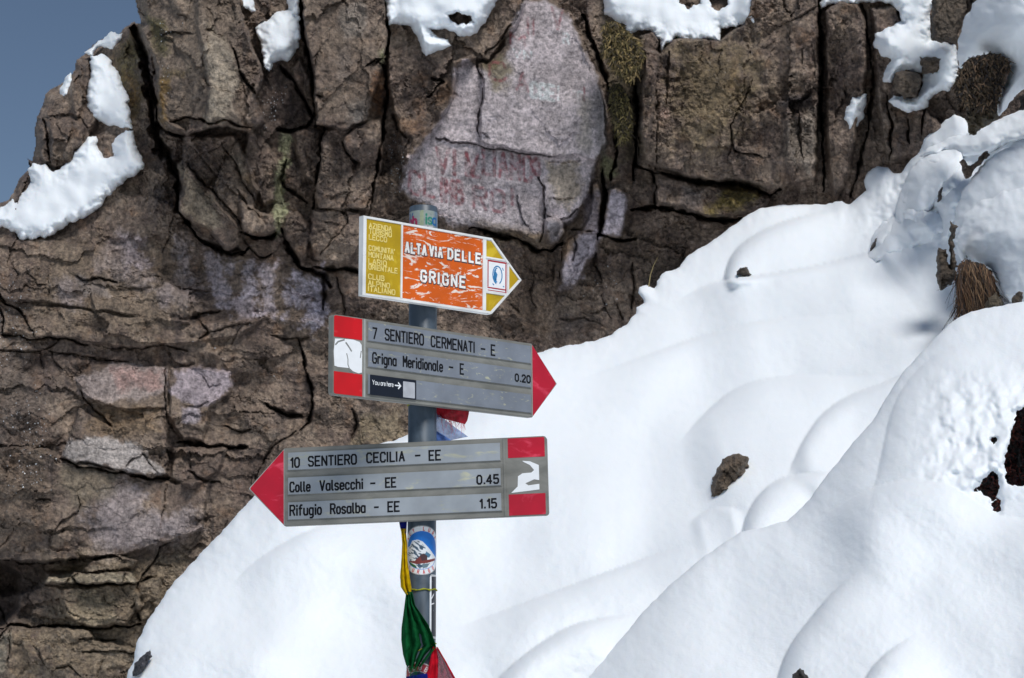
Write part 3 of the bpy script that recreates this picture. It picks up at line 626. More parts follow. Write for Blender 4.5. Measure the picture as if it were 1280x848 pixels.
WETS = [([(-40, 320), (60, 330), (70, 400), (60, 520), (20, 620), (-40, 640)], 0.9), ([(480, 120), (520, 150), (512, 250), (470, 250)], 1.0), ([(200, 10), (240, 30), (230, 110), (200, 120)], 0.5),
        ([(300, 100), (380, 110), (370, 250), (310, 250)], 0.6), ([(700, 250), (860, 230), (860, 400), (700, 420)], 0.35), ([(210, 380), (420, 390), (430, 540), (240, 540)], 0.35)]

# glyphs drawn as strokes on a 4 x 6 grid
GL = {
    'A': [[(0, 0), (2, 6), (4, 0)], [(.8, 2), (3.2, 2)]], 'B': [[(0, 0), (0, 6), (3, 6), (3.8, 5.2), (3.8, 4), (3, 3.2), (0, 3.2)], [(3, 3.2), (4, 2.4), (4, .8), (3, 0), (0, 0)]],
    'C': [[(4, 4.8), (3.2, 6), (.9, 6), (0, 5), (0, 1), (.9, 0), (3.2, 0), (4, 1.2)]], 'D': [[(0, 0), (0, 6), (2.6, 6), (4, 4.8), (4, 1.2), (2.6, 0), (0, 0)]],
    'E': [[(4, 6), (0, 6), (0, 0), (4, 0)], [(0, 3.1), (3.2, 3.1)]], 'G': [[(4, 4.8), (3.2, 6), (.9, 6), (0, 5), (0, 1), (.9, 0), (3.2, 0), (4, 1), (4, 2.8), (2.2, 2.8)]],
    'I': [[(0, 0), (0, 6)]], 'K': [[(0, 0), (0, 6)], [(4, 6), (0, 2.6)], [(1.4, 3.7), (4, 0)]], 'L': [[(0, 6), (0, 0), (3.6, 0)]],
    'M': [[(0, 0), (0, 6), (2, 2.6), (4, 6), (4, 0)]], 'N': [[(0, 0), (0, 6), (4, 0), (4, 6)]], 'O': [[(.9, 0), (0, 1), (0, 5), (.9, 6), (3.1, 6), (4, 5), (4, 1), (3.1, 0), (.9, 0)]],
    'P': [[(0, 0), (0, 6), (3, 6), (4, 5.2), (4, 3.6), (3, 2.8), (0, 2.8)]], 'R': [[(0, 0), (0, 6), (3, 6), (4, 5.2), (4, 3.8), (3, 3), (0, 3)], [(2.2, 3), (4, 0)]],
    'S': [[(4, 5), (3.2, 6), (.8, 6), (0, 5.2), (0, 4), (.8, 3.2), (3.2, 2.8), (4, 2), (4, .9), (3.2, 0), (.8, 0), (0, 1)]], 'T': [[(0, 6), (4, 6)], [(2, 6), (2, 0)]],
    'U': [[(0, 6), (0, 1), (.9, 0), (3.1, 0), (4, 1), (4, 6)]], 'V': [[(0, 6), (2, 0), (4, 6)]], 'Y': [[(0, 6), (2, 3), (4, 6)], [(2, 3), (2, 0)]], 'Z': [[(0, 6), (4, 6), (0, 0), (4, 0)]],
    '0': [[(1, 0), (0, 1.2), (0, 4.8), (1, 6), (2.6, 6), (3.6, 4.8), (3.6, 1.2), (2.6, 0), (1, 0)]], '1': [[(.2, 4.6), (1.6, 6), (1.6, 0)]], '2': [[(0, 4.8), (.9, 6), (2.8, 6), (3.6, 5), (3.6, 4), (0, 0), (3.6, 0)]],
    '4': [[(2.8, 0), (2.8, 6), (0, 1.6), (3.8, 1.6)]], '5': [[(3.5, 6), (.3, 6), (.1, 3.3), (2.6, 3.6), (3.6, 2.8), (3.6, 1), (2.7, 0), (.8, 0), (0, .9)]], '7': [[(0, 6), (3.6, 6), (1.2, 0)]],
    'a': [[(3.3, 0), (3.3, 4)], [(3.3, 3.3), (2.5, 4), (.8, 4), (0, 3.2), (0, .8), (.8, 0), (2.5, 0), (3.3, .7)]], 'b': [[(0, 6), (0, 0)], [(0, .7), (.8, 0), (2.5, 0), (3.3, .8), (3.3, 3.2), (2.5, 4), (.8, 4), (0, 3.3)]],
    'c': [[(3.2, 3.2), (2.5, 4), (.8, 4), (0, 3.2), (0, .8), (.8, 0), (2.5, 0), (3.2, .8)]], 'd': [[(3.3, 6), (3.3, 0)], [(3.3, 3.3), (2.5, 4), (.8, 4), (0, 3.2), (0, .8), (.8, 0), (2.5, 0), (3.3, .7)]],
    'e': [[(0, 2.1), (3.3, 2.1), (3.3, 3.2), (2.5, 4), (.8, 4), (0, 3.2), (0, .8), (.8, 0), (2.4, 0), (3.2, .7)]], 'f': [[(.9, 0), (.9, 5.2), (1.6, 6), (2.6, 6)], [(0, 4), (2.4, 4)]],
    'g': [[(3.3, 4), (3.3, -1), (2.5, -1.8), (.6, -1.8)], [(3.3, 3.3), (2.5, 4), (.8, 4), (0, 3.2), (0, .8), (.8, 0), (2.5, 0), (3.3, .7)]], 'h': [[(0, 6), (0, 0)], [(0, 3.2), (.8, 4), (2.4, 4), (3.2, 3.2), (3.2, 0)]],
    'i': [[(.4, 0), (.4, 4)], [(.4, 5.3), (.4, 6)]], 'k': [[(0, 0), (0, 6)], [(3, 4), (0, 1.4)], [(1, 2.4), (3, 0)]], 'l': [[(.2, 6), (.2, .6), (.8, 0), (1.2, 0)]], 'n': [[(0, 4), (0, 0)], [(0, 3.2), (.8, 4), (2.4, 4), (3.2, 3.2), (3.2, 0)]],
    'o': [[(.8, 0), (0, .9), (0, 3.1), (.8, 4), (2.4, 4), (3.2, 3.1), (3.2, .9), (2.4, 0), (.8, 0)]], 'r': [[(0, 4), (0, 0)], [(0, 3), (.9, 4), (2, 4), (2.4, 3.6)]],
    's': [[(3, 3.4), (2.3, 4), (.7, 4), (0, 3.4), (0, 2.7), (.7, 2.2), (2.3, 1.8), (3, 1.2), (3, .6), (2.3, 0), (.7, 0), (0, .6)]], 'u': [[(0, 4), (0, .8), (.8, 0), (2.4, 0), (3.2, .8)], [(3.2, 4), (3.2, 0)]],
    '-': [[(0, 3), (3.6, 3)]], '.': [[(.4, 0), (.4, .5)]], "'": [[(.3, 6), (.1, 4.8)]], '!': [[(.4, 6), (.4, 1.8)], [(.4, 0), (.4, .4)]],
}


def word_strokes(word, x0, x1, z0, h, gap=1.9):
    """strokes of a word fitted between x0 and x1, caps of height h on the base line z0"""
    xs, cur = [], 0.0
    for ch in word:
        if ch == ' ': xs.append(cur); cur += 3.0; continue
        w = max(p[0] for s in GL[ch] for p in s)
        xs.append(cur); cur += max(w, .5) + gap
    tot = cur - gap
    k = (x1 - x0) / tot
    out = []
    for ch, x in zip(word, xs):
        if ch == ' ': continue
        for s in GL[ch]:
            out.append([(x0 + (x + p[0]) * k, z0 + p[1] * h / 6) for p in s])
    return out


def paint_strokes(U, V, strokes, w, grid_map=None):
    """0..1 coverage of strokes on a grid"""
    c = np.zeros(U.shape)
    for s in strokes:
        a = np.array(s)
        m = (U > a[:, 0].min() - 3 * w) & (U < a[:, 0].max() + 3 * w) & (V > a[:, 1].min() - 3 * w) & (V < a[:, 1].max() + 3 * w)
        if not m.any(): continue
        uu, vv = U[m], V[m]; d = np.full(uu.shape, 9e9)
        for i in range(len(s) - 1):
            d = np.minimum(d, seg_dist(uu, vv, *s[i], *s[i + 1])[0])
        c[m] = np.maximum(c[m], 1 - sstep(w * 0.35, w * 0.65, d))
    return c


def cliff_macro(U, V, soft=1.0):
    lift = np.zeros(U.shape)
    for poly, h, s in BLOCKS:
        a = np.array(poly, float); pad = 14 * soft
        m = (U > a[:, 0].min() - pad) & (U < a[:, 0].max() + pad) & (V > a[:, 1].min() - pad) & (V < a[:, 1].max() + pad)
        if not m.any(): continue
        sd = poly_sd(U[m], V[m], poly); s_ = s * soft
        lift[m] += h * sstep(-s_, s_, sd)
    return lift


CLIFF_Y = []


def make_cliff():
    step = 1.3
    us = np.arange(-110, 1330, step); vs = np.arange(-90, 900, step)
    U, V = np.meshgrid(us, vs)
    wu = fbm(U / 26, V / 26, 5, 3, 0.6) * 9; wv = fbm(U / 26, V / 26, 5, 9, 0.6) * 9
    U1, V1 = U + wu * 0.55, V + wv * 0.55
    lift = cliff_macro(U1, V1)
    keep_rel = np.ones(U.shape)
    for poly, k in SMOOTH:
        a = np.array(poly, float)
        m = (U > a[:, 0].min() - 14) & (U < a[:, 0].max() + 14) & (V > a[:, 1].min() - 14) & (V < a[:, 1].max() + 14)
        keep_rel[m] = np.minimum(keep_rel[m], 1 - (1 - k) * sstep(-6, 6, poly_sd(U1[m], V1[m], poly)))
    # which way the rock splits: upright columns above, flat beds lower left
    bed = sstep(280, 360, V + 0.15 * U)
    bed = bed * (1 - sstep(330, 470, U) * 0.6)
    UW, VW = U + wu * 1.5, V + wv * 1.5
    ang = 0.12
    UR, VR = UW * math.cos(ang) + VW * math.sin(ang), -UW * math.sin(ang) + VW * math.cos(ang)
    tot = np.zeros(U.shape)
    for (sx, sy, bx, by, amp, tilt, crk, cw, seed) in (
            (62, 120, 130, 40, 0.045, 0.07, 0.010, 0.014, 11), (26, 46, 56, 20, 0.010, 0.03, 0.002, 0.03, 23), (10, 15, 17, 9, 0.004, 0.012, 0.0, 0.05, 37)):
        for wgt, ax_, ay_, sd_ in ((1 - bed, sx, sy, seed), (bed, bx, by, seed + 100)):
            f1, e, rn, ox, oy = cells(UR / ax_, VR / ay_, sd_)
            h = (rn[0] - 0.5) * 2 * amp + (rn[1] - 0.5) * 2 * tilt * ox + (rn[2] - 0.5) * 2 * tilt * oy
            h = h - crk * (1 - sstep(0, cw, e)) * (0.3 + 0.9 * rn[1])
            tot += wgt * h
    for wgt, ax_, ay_, sd_ in ((1 - bed, 38, 74, 811), (bed, 84, 30, 812)):
        UF, VF = U + wu * 1.1, V + wv * 1.1
        tot += wgt * (facets((UF + .25 * VF) / ax_, (VF - .2 * UF) / ay_, sd_) * 0.062 + facets((UF - .3 * VF) / ax_ * 2.6, (VF + .3 * UF) / ay_ * 2.6, sd_ + 5) * 0.020
                      + facets((UF + .5 * VF) / ax_ * 6.1, (VF - .1 * UF) / ay_ * 5.7, sd_ + 9) * 0.007)
    keep_rel = keep_rel * (1 - 0.35 * bed)
    rough = fbm(U / 55, V / 55, 4, 51, 0.55) * 0.05
    fine = fbm(U / 7, V / 7, 3, 61, 0.7) * 0.010 + fbm(U / 24, V / 18, 4, 62, 0.6, True) * 0.011 + fbm(U / 3.2, V / 3.2, 2, 63, 0.7) * 0.005 + facets((U + .3 * V) / 6.5, (V - .25 * U) / 8, 64) * 0.007 * sstep(-0.3, 0.3, fbm(U / 60, V / 60, 3, 65))
    craggy = sstep(-0.2, 0.35, fbm(U / 90, V / 90, 3, 71))
    lift += (tot * 0.9 + fine * (0.35 + 1.1 * craggy)) * keep_rel * (0.55 + 0.6 * craggy) + rough * (0.3 + 0.7 * keep_rel)
    lift += fbm(U / 40, V / 40, 3, 91) * 0.008 + fbm(U / 4, V / 4, 2, 92) * 0.0015
    U2 = U + wu * 0.45 + facets(U / 9, V / 9, 15) * 1.6; V2 = V + wv * 0.45 + facets(U / 9, V / 9, 16) * 1.6
    gate = 0.45 + 0.9 * sstep(-0.35, 0.3, fbm(U / 20, V / 20, 3, 17))
    for pts, w, dep in CRACKS:
        a = np.array(pts, float); pad = w * 2 + 26
        m = (U > a[:, 0].min() - pad - 5) & (U < a[:, 0].max() + pad + 5) & (V > a[:, 1].min() - pad - 5) & (V < a[:, 1].max() + pad + 5)
        d, s, t = line_field(U2[m], V2[m], pts)
        ww = w * (0.35 + 0.65 * np.sin(np.pi * np.clip(t, 0.02, 0.98)) ** 0.5) * (1 + 0.5 * perlin(U[m] / 12, V[m] / 12, 7)) * gate[m]
        k_ = 0.6 if dep > 0.12 else (0.45 if dep > 0.07 else 0.3)
        lift[m] -= k_ * dep * np.clip(1.25 - d / np.maximum(ww * 0.55, 0.75), 0, 1) + np.where(s > 0, 0.22, -0.12) * min(dep, 0.2) * np.exp(-d / 9) * (0.3 + 0.7 * np.sin(np.pi * np.clip(t, 0, 1)))
    Y = CL(U, V) - lift
    CLIFF_Y.append((Y, us[0], vs[0], step))
    # ---------- colours
    n1 = fbm(U / 70, V / 70, 5, 201, 0.6); n2 = fbm(U / 18, V / 18, 5, 202, 0.62); n3 = fbm(U / 4.5, V / 4.5, 3, 203, 0.6)
    n4 = fbm(U / 10, V / 55, 4, 204, 0.6)
    base = np.zeros(U.shape + (3,))
    c0, c1, c2, c3 = [np.array(s2l(*c)) for c in ((116, 99, 88), (146, 128, 112), (82, 72, 70), (132, 102, 78))]
    t1 = sstep(-0.35, 0.4, n1 + 0.5 * n2)[..., None]; t2 = sstep(0.0, 0.5, n4 + 0.4 * n2)[..., None]; t3 = sstep(0.12, 0.5, fbm(U / 30, V / 30, 4, 205, 0.6))[..., None]
    base = c0 * (1 - t1) + c1 * t1
    base = base * (1 - 0.6 * t2) + c2 * 0.6 * t2
    base = base * (1 - 0.5 * t3) + c3 * 0.5 * t3
    for poly, col, st, soft, brk in PATCHES:
        a = np.array(poly, float); pad = soft + brk + 2
        m = (U > a[:, 0].min() - pad) & (U < a[:, 0].max() + pad) & (V > a[:, 1].min() - pad) & (V < a[:, 1].max() + pad)
        sd = poly_sd(U[m], V[m], poly) + n2[m] * brk * 1.3 + n3[m] * brk * 0.35
        al = (sstep(-soft, soft, sd) * st)[:, None]
        base[m] = base[m] * (1 - al) + np.array(col) * al
    # little dark pits and pale blotches
    pit = sstep(0.42, 0.6, fbm(U / 5, V / 4, 3, 206, 0.6))[..., None] * (0.25 + 0.5 * keep_rel[..., None])
    base = base * (1 - 0.7 * pit)
    mott = fbm(U / 11, V / 9, 5, 208, 0.7); strk = fbm(U / 7, V / 70, 4, 209, 0.6)
    base *= (1 + 0.8 * n3[..., None] * (0.12 + 0.88 * keep_rel[..., None]) + 0.3 * n2[..., None] * keep_rel[..., None])
    pale = (sstep(0.16, 0.42, mott) * 0.26 * (0.3 + 0.7 * keep_rel))[..., None]
    base = base * (1 - pale) + np.array(s2l(182, 168, 160)) * pale
    dk = (sstep(0.1, 0.4, -mott - 0.3 * n1) * 0.5 * (0.3 + 0.7 * keep_rel))[..., None]
    base = base * (1 - dk) + np.array(s2l(74, 62, 62)) * dk
    base *= (1 + 0.22 * strk[..., None])
    # faded painted writing on the slab
    wear = sstep(-0.25, 0.25, fbm(U / 6, V / 9, 3, 207)) * 0.7 + 0.3
    red, white = np.array(s2l(136, 62, 70)), np.array(s2l(252, 248, 248))
    k = np.tan(0.16)
    VS = V - (U - 520) * k       # the lines of writing run down to the right
    rows_red = [('VI', 546, 570, 211, -30, 1.0), ('V', 583, 597, 209, -28, 1.0), ('L', 583, 600, 209, -28, 0.8), ('LIAMO', 604, 664, 204, -30, 1.0), ('B', 668, 674, 194, -20, 1.2),
                ('CL', 512, 542, 243, -28, 1.0), ('IMB', 552, 578, 246, -28, 1.1), ('RO', 592, 630, 248, -26, 0.9), ('!', 638, 641, 236, -18, 0.8)]
    for wd, x0, x1, z0, h, a_ in rows_red:
        c = paint_strokes(U, VS, word_strokes(wd, x0, x1, z0, h), 4.6) * wear * 0.8 * min(1, a_)
        base = base * (1 - c[..., None]) + red * c[..., None]
    for wd, x0, x1, z0, h, w_ in (('C', 612, 632, 84, -22, 4.0), ('A', 646, 660, 92, -22, 3.6), ('I', 730, 731, 92, -16, 2.6), ('II', 660, 668, 20, -20, 3.2), ('V', 690, 704, 8, -26, 3.4), ('M', 638, 656, 36, -14, 3.0)):
        c = paint_strokes(U, VS, word_strokes(wd, x0, x1, z0, h), w_) * wear * 0.7
        base = base * (1 - c[..., None]) + red * c[..., None]
    for wd, x0, x1, z0, h, w_, s_ in (('CGE', 664, 692, 98, -18, 4.2, 1.7), ('I', 698, 699, 96, -16, 3, 1.0), ('VN', 642, 664, 52, -10, 2.4, .7), ('R', 704, 711, 24, -12, 2.8, .8), ('T', 718, 728, 98, -16, 2.6, .7)):
        c = np.clip(paint_strokes(U, VS, word_strokes(wd, x0, x1, z0, h), w_) * wear * s_, 0, 1)
        base = base * (1 - c[..., None]) + white * c[..., None]
    base = np.clip(base * 1.15, 0.016, 0.75)
    wetm = np.zeros(U.shape)
    for poly, k_ in WETS:
        wetm = np.maximum(wetm, k_ * sstep(-12, 12, poly_sd(U, V, poly) + n2 * 20))
    # ---------- outline against the sky
    sky_poly = [(-200, -200), (166, -200), (166, -10), (170, 8), (176, 28), (172, 30), (168, 26), (156, 34), (148, 44), (132, 46), (120, 52), (106, 66), (100, 72), (94, 76), (92, 88),
                (84, 98), (74, 106), (62, 112), (56, 118), (52, 134), (46, 148), (43, 160), (44, 184), (40, 200), (34, 198), (36, 210), (24, 222), (16, 240), (10, 250), (-200, 330)]
    sk = poly_sd(U + wu * 0.25, V + wv * 0.25, sky_poly)
    Y = Y + 0.25 * np.clip(1 + sk / 16, 0, 1) ** 2
    ok = sk < 0
    ok &= ~((V > 460 + 0.0 * U) & (U > 760)) & ~((V > 330) & (U > 980)) & ~((V > 700) & (U > 330)) & ~((V > 620) & (U > 520))
    keep = ok[:-1, :-1] & ok[1:, :-1] & ok[:-1, 1:] & ok[1:, 1:]
    H, W = U.shape
    idx = np.arange(H * W).reshape(H, W)
    f = np.stack([idx[:-1, :-1], idx[1:, :-1], idx[1:, 1:], idx[:-1, 1:]], -1)[keep]
    used = np.unique(f); remap = np.full(H * W, -1); remap[used] = np.arange(len(used))
    P = at(U, V, Y)[used]
    o = mesh_obj('rock_face', P, remap[f], ROCK, None, False, base.reshape(-1, 3)[used], {'wet': wetm.ravel()[used]})
    tag(o, kind='structure')


make_cliff()


def glint_flecks():
    """hundreds of tiny white flecks added in place of sun glints on the wet cliff"""
    m, nt, b, N, L = new_mat('glint_white')  # near-white, so the flecks show as painted glints
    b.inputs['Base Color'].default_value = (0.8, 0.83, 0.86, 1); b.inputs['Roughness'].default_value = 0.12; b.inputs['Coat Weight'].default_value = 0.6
    rs = np.random.RandomState(5); V_, F_ = [], []
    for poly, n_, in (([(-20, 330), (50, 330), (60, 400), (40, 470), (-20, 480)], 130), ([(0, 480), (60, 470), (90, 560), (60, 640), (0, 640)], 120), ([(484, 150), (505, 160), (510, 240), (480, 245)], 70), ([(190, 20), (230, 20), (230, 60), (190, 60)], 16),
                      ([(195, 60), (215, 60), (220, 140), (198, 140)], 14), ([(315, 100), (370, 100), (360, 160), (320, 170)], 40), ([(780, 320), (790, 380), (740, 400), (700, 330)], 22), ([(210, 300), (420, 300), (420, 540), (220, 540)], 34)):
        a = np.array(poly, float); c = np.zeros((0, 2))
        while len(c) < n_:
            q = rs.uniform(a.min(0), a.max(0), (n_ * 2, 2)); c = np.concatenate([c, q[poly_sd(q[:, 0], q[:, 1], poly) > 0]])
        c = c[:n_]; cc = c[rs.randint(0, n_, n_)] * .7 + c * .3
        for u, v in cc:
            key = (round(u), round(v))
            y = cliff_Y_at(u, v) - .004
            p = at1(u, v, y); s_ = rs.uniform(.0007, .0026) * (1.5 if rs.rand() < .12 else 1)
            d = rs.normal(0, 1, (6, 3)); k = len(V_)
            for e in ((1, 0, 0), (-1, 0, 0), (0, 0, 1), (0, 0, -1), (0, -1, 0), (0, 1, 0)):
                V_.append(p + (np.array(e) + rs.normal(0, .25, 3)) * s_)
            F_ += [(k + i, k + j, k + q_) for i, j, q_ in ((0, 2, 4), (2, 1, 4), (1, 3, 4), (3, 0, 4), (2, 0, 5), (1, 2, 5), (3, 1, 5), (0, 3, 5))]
    o = mesh_obj('sun_glints', V_, F_, m)
    tag(o, 'tiny white flecks added in place of sun glints on the wet parts of the cliff', 'sun_glints', kind='stuff')


def cliff_Y_at(u, v):
    Yg, u0, v0, st_ = CLIFF_Y[0]
    i = int(round((u - u0) / st_)); j = int(round((v - v0) / st_))
    return float(Yg[min(max(j, 0), Yg.shape[0] - 1), min(max(i, 0), Yg.shape[1] - 1)])


glint_flecks()

# ------------------------------------------------------------------ snow
def chaikin(p, n=3):
    p = np.array(p, float)
    for _ in range(n):
        q = 0.75 * p[:-1] + 0.25 * p[1:]; r = 0.25 * p[:-1] + 0.75 * p[1:]
        p = np.concatenate([p[:1], np.stack([q, r], 1).reshape(-1, 2), p[-1:]])
    return p


def blur(a, k):
    if k < 1: return a
    for _ in range(3):
        for ax in (0, 1):
            pw = [(0, 0), (0, 0)]; pw[ax] = (k + 1, k)
            c = np.cumsum(np.pad(a, pw, mode='edge'), axis=ax)
            a = (np.take(c, range(2 * k + 1, c.shape[ax]), ax) - np.take(c, range(0, c.shape[ax] - 2 * k - 1), ax)) / (2 * k + 1)
    return a


def crease(U, V, pts, h, r, L, t0=0.15, t1=0.15):
    pts = chaikin(pts)
    a = np.array(pts, float)
    pad = L * 3.2
    out = np.zeros(U.shape)
    us, vs = U[0], V[:, 0]
    i0, i1 = np.searchsorted(us, [a[:, 0].min() - pad, a[:, 0].max() + pad]); j0, j1 = np.searchsorted(vs, [a[:, 1].min() - pad, a[:, 1].max() + pad])
    if i1 - i0 < 2 or j1 - j0 < 2: return out
    m = (slice(j0, j1), slice(i0, i1))
    d, s, _ = line_field(U[m], V[m], pts)
    c = a[-1] - a[0]; t = ((U[m] - a[0, 0]) * c[0] + (V[m] - a[0, 1]) * c[1]) / (c @ c)
    q = 1 - np.clip(d / r, 0, 1)
    far = np.where(s > 0, np.exp(-(d / L) ** 1.5), 0)
    k = int(max(3, 0.22 * L / (us[1] - us[0])))
    soft = blur(far, k)
    mixw = sstep(0.2 * r, r + 0.25 * L, d)
    soft = np.where(s > 0, soft, 0)
    prof = np.sqrt(np.clip(1 - q * q, 0, 1)) * (far * (1 - mixw) + soft * mixw)
    tp = 1.0
    if t0: tp = tp * sstep(0, t0, t)
    if t1: tp = tp * (1 - sstep(1 - t1, 1, t))
    out[m] = h * prof * tp
    return out


SN0 = tps([(165, 848, 4.95), (350, 600, 5.6), (640, 848, 4.75), (640, 560, 5.8), (500, 548, 5.9), (700, 432, 6.6), (800, 390, 7.0), (1000, 256, 7.75), (1100, 215, 7.6), (1280, 136, 6.9),
           (1200, 300, 6.5), (1200, 400, 6.1), (1000, 600, 5.35), (900, 700, 4.95), (1100, 900, 4.5), (500, 1100, 4.2), (100, 1100, 4.4), (1450, 150, 6.7), (1450, 500, 5.6), (900, 400, 6.9), (860, 335, 7.3)])


def lumps(U, V, s, amp, seed, o=3):
    return fbm(U / s, V / s, o, seed, 0.5) * amp


def snow0(U, V):
    Y = SN0(U, V)
    Y -= crease(U, V, [(843, 379), (870, 362), (905, 350), (940, 346), (1000, 336), (1070, 322), (1130, 300)], 0.22, 18, 90, 0.3, 0.3)
    d_, s_, _ = line_field(U, V, [(700, 460), (800, 405), (843, 379), (870, 362), (905, 350), (940, 346), (1000, 336), (1070, 322), (1130, 300), (1200, 270)])
    above = np.where(s_ > 0, np.exp(-(d_ / 9) ** 2), 1.0)
    Y -= above * crease(U, V, [(903, 360), (905, 348), (908, 336), (914, 320), (930, 302), (965, 282), (1010, 268), (1060, 262)], 0.2, 20, 60, 0.08, 0.35)
    Y -= crease(U, V, [(700, 484), (760, 462), (820, 440), (880, 418), (960, 398), (1040, 396), (1100, 388)], 0.09, 30, 60, 0.45, 0.4)
    Y -= crease(U, V, [(846, 560), (860, 540), (887, 511), (915, 488), (951, 474), (1006, 468), (1066, 472), (1120, 470)], 0.17, 50, 110, 0.2, 0.4)
    Y -= crease(U, V, [(984, 600), (990, 580), (1006, 547), (1029, 515), (1066, 492), (1116, 476), (1160, 450)], 0.15, 26, 90, 0.2, 0.3)
    Y -= crease(U, V, [(924, 680), (933, 643), (951, 615), (974, 599), (997, 593), (1025, 592), (1060, 586)], 0.16, 36, 60, 0.1, 0.3)
    Y -= crease(U, V, [(610, 870), (622, 848), (663, 813), (704, 786), (745, 773), (800, 768)], 0.15, 34, 80, 0.0, 0.35)
    Y -= crease(U, V, [(560, 790), (640, 760), (720, 730), (800, 700), (880, 676)], 0.11, 44, 70, 0.3, 0.3)
    Y -= crease(U, V, [(860, 655), (880, 640), (905, 632), (930, 640)], 0.05, 16, 40, 0.25, 0.25)
    Y -= crease(U, V, [(280, 740), (320, 700), (380, 665), (450, 640), (560, 640)], 0.09, 50, 70, 0.3, 0.3)
    # lumpy slope on the upper right
    Y -= crease(U, V, [(1118, 275), (1124, 258), (1128, 240), (1135, 218), (1150, 199), (1180, 186)], 0.26, 16, 50, 0.2, 0.2)
    Y -= crease(U, V, [(1086, 316), (1092, 296), (1108, 276), (1130, 262), (1160, 255)], 0.17, 12, 45, 0.2, 0.3)
    Y -= crease(U, V, [(1164, 258), (1170, 240), (1180, 226), (1200, 214)], 0.17, 11, 40, 0.2, 0.3)
    Y -= crease(U, V, [(1188, 292), (1192, 270), (1200, 250), (1215, 236)], 0.15, 9, 40, 0.1, 0.3)
    Y -= crease(U, V, [(1150, 202), (1190, 186), (1230, 168), (1290, 150)], 0.10, 12, 60, 0.2, 0.0)
    lw = np.exp(-(((U - 1170) / 80) ** 2 + ((V - 255) / 60) ** 2))
    Y += lw * (lumps(U, V, 22, 0.09, 301) + np.abs(lumps(U, V, 13, 0.05, 305)))
    Y += lumps(U, V, 150, 0.11, 302, 1) + lumps(U, V, 70, 0.024, 309, 1) + lumps(U, V, 44, 0.006, 303) + lumps(U, V, 9, 0.0022, 304) + lumps(U + 0.8 * V, 3.5 * (V - 0.6 * U), 40, 0.0012, 306)
    return Y


S0 = [(110, 1000), (140, 900), (158, 850), (166, 826), (172, 800), (188, 770), (210, 738), (232, 712), (262, 680), (290, 650), (312, 626), (345, 597), (380, 582), (430, 567), (500, 548), (560, 516), (620, 470),
      (660, 446), (692, 435), (716, 432), (742, 427), (764, 418), (783, 406), (795, 392), (796, 384), (806, 380), (802, 372), (797, 366), (800, 358), (810, 358), (818, 362), (822, 350), (832, 340), (850, 334), (862, 318),
      (880, 308), (896, 298), (912, 284), (930, 272), (950, 262), (975, 256), (1010, 256), (1040, 254), (1051, 252), (1061, 255), (1076, 244), (1082, 238), (1081, 226), (1084, 216), (1097, 208), (1110, 210), (1116, 218),
      (1127, 216), (1134, 205), (1146, 194), (1152, 184), (1154, 172), (1174, 156), (1192, 143), (1206, 148), (1214, 162), (1228, 160), (1252, 147), (1280, 136), (1460, 60), (1460, 1000), (1100, 1150), (500, 1150)]
o = relief('snow_slope', S0, snow0, 2.0, SNOW, R=0.13, jag=3.0, jag_s=16)
tag(o, kind='structure')

SNF = tps([(740, 848, 4.35), (900, 690, 4.6), (1050, 575, 4.78), (1134, 460, 4.95), (1200, 400, 5.1), (1280, 377, 5.1), (1450, 360, 5.0), (1280, 848, 3.75), (1000, 848, 4.05), (1150, 650, 4.4), (1280, 620, 4.35), (1200, 500, 4.7),
           (600, 1100, 3.9), (1280, 1100, 3.1), (1450, 800, 3.5), (1100, 600, 4.6)])


def snowF(U, V):
    Y = SNF(U, V)
    Y -= crease(U, V, [(1010, 660), (1060, 622), (1110, 602), (1160, 598), (1200, 612), (1236, 640), (1260, 648), (1320, 650)], 0.10, 50, 110, 0.3, 0.0)
    Y -= crease(U, V, [(966, 880), (972, 848), (984, 812), (1015, 771), (1043, 739), (1075, 712)], 0.14, 36, 90, 0.0, 0.4)
    Y -= crease(U, V, [(1085, 640), (1096, 600), (1104, 560), (1112, 520), (1130, 480), (1170, 440), (1240, 425)], 0.07, 80, 120, 0.3, 0.2)
    Y -= crease(U, V, [(1062, 900), (1074, 860), (1100, 820), (1150, 790)], 0.09, 44, 70, 0.2, 0.4)
    lw = sstep(1120, 1210, U) * sstep(440, 500, V) * (1 - sstep(585, 640, V))
    Y += lw * (lumps(U, V, 30, 0.045, 311, 3) - 0.018 * np.abs(lumps(U, V, 18, 1, 315, 2)))
    Y += lumps(U, V, 170, 0.08, 312, 1) + lumps(U, V, 80, 0.018, 319, 1) + lumps(U, V, 38, 0.004, 313) + lumps(U, V, 7, 0.0018, 314) + lumps(U + 0.7 * V, 5 * (V - 0.7 * U), 60, 0.0018, 316)
    return Y


SFP = [(560, 1150), (640, 990), (700, 898), (735, 848), (773, 803), (801, 768), (835, 734), (869, 704), (895, 685), (924, 666), (952, 660), (984, 651), (1004, 633), (1034, 594), (1061, 560), (1093, 524), (1107, 497), (1120, 478),
       (1134, 460), (1152, 440), (1178, 412), (1196, 398), (1214, 390), (1236, 385), (1262, 380), (1284, 376), (1460, 350), (1460, 1150)]
HOLES = [[(1270, 515), (1290, 505), (1300, 560), (1290, 608), (1270, 606), (1258, 604), (1255, 582), (1259, 562), (1266, 540)], [(1240, 590), (1249, 596), (1248, 620), (1240, 626), (1230, 618), (1218, 612), (1230, 600)],
         [(1238, 630), (1246, 622), (1251, 630), (1250, 640), (1241, 640)], [(1239, 546), (1245, 548), (1244, 556), (1239, 555)]]
o = relief('snow_drift', SFP, snowF, 2.0, SNOW, R=0.16, jag=2.0, jag_s=20, holes=HOLES, hole_r=7)
tag(o, kind='structure')

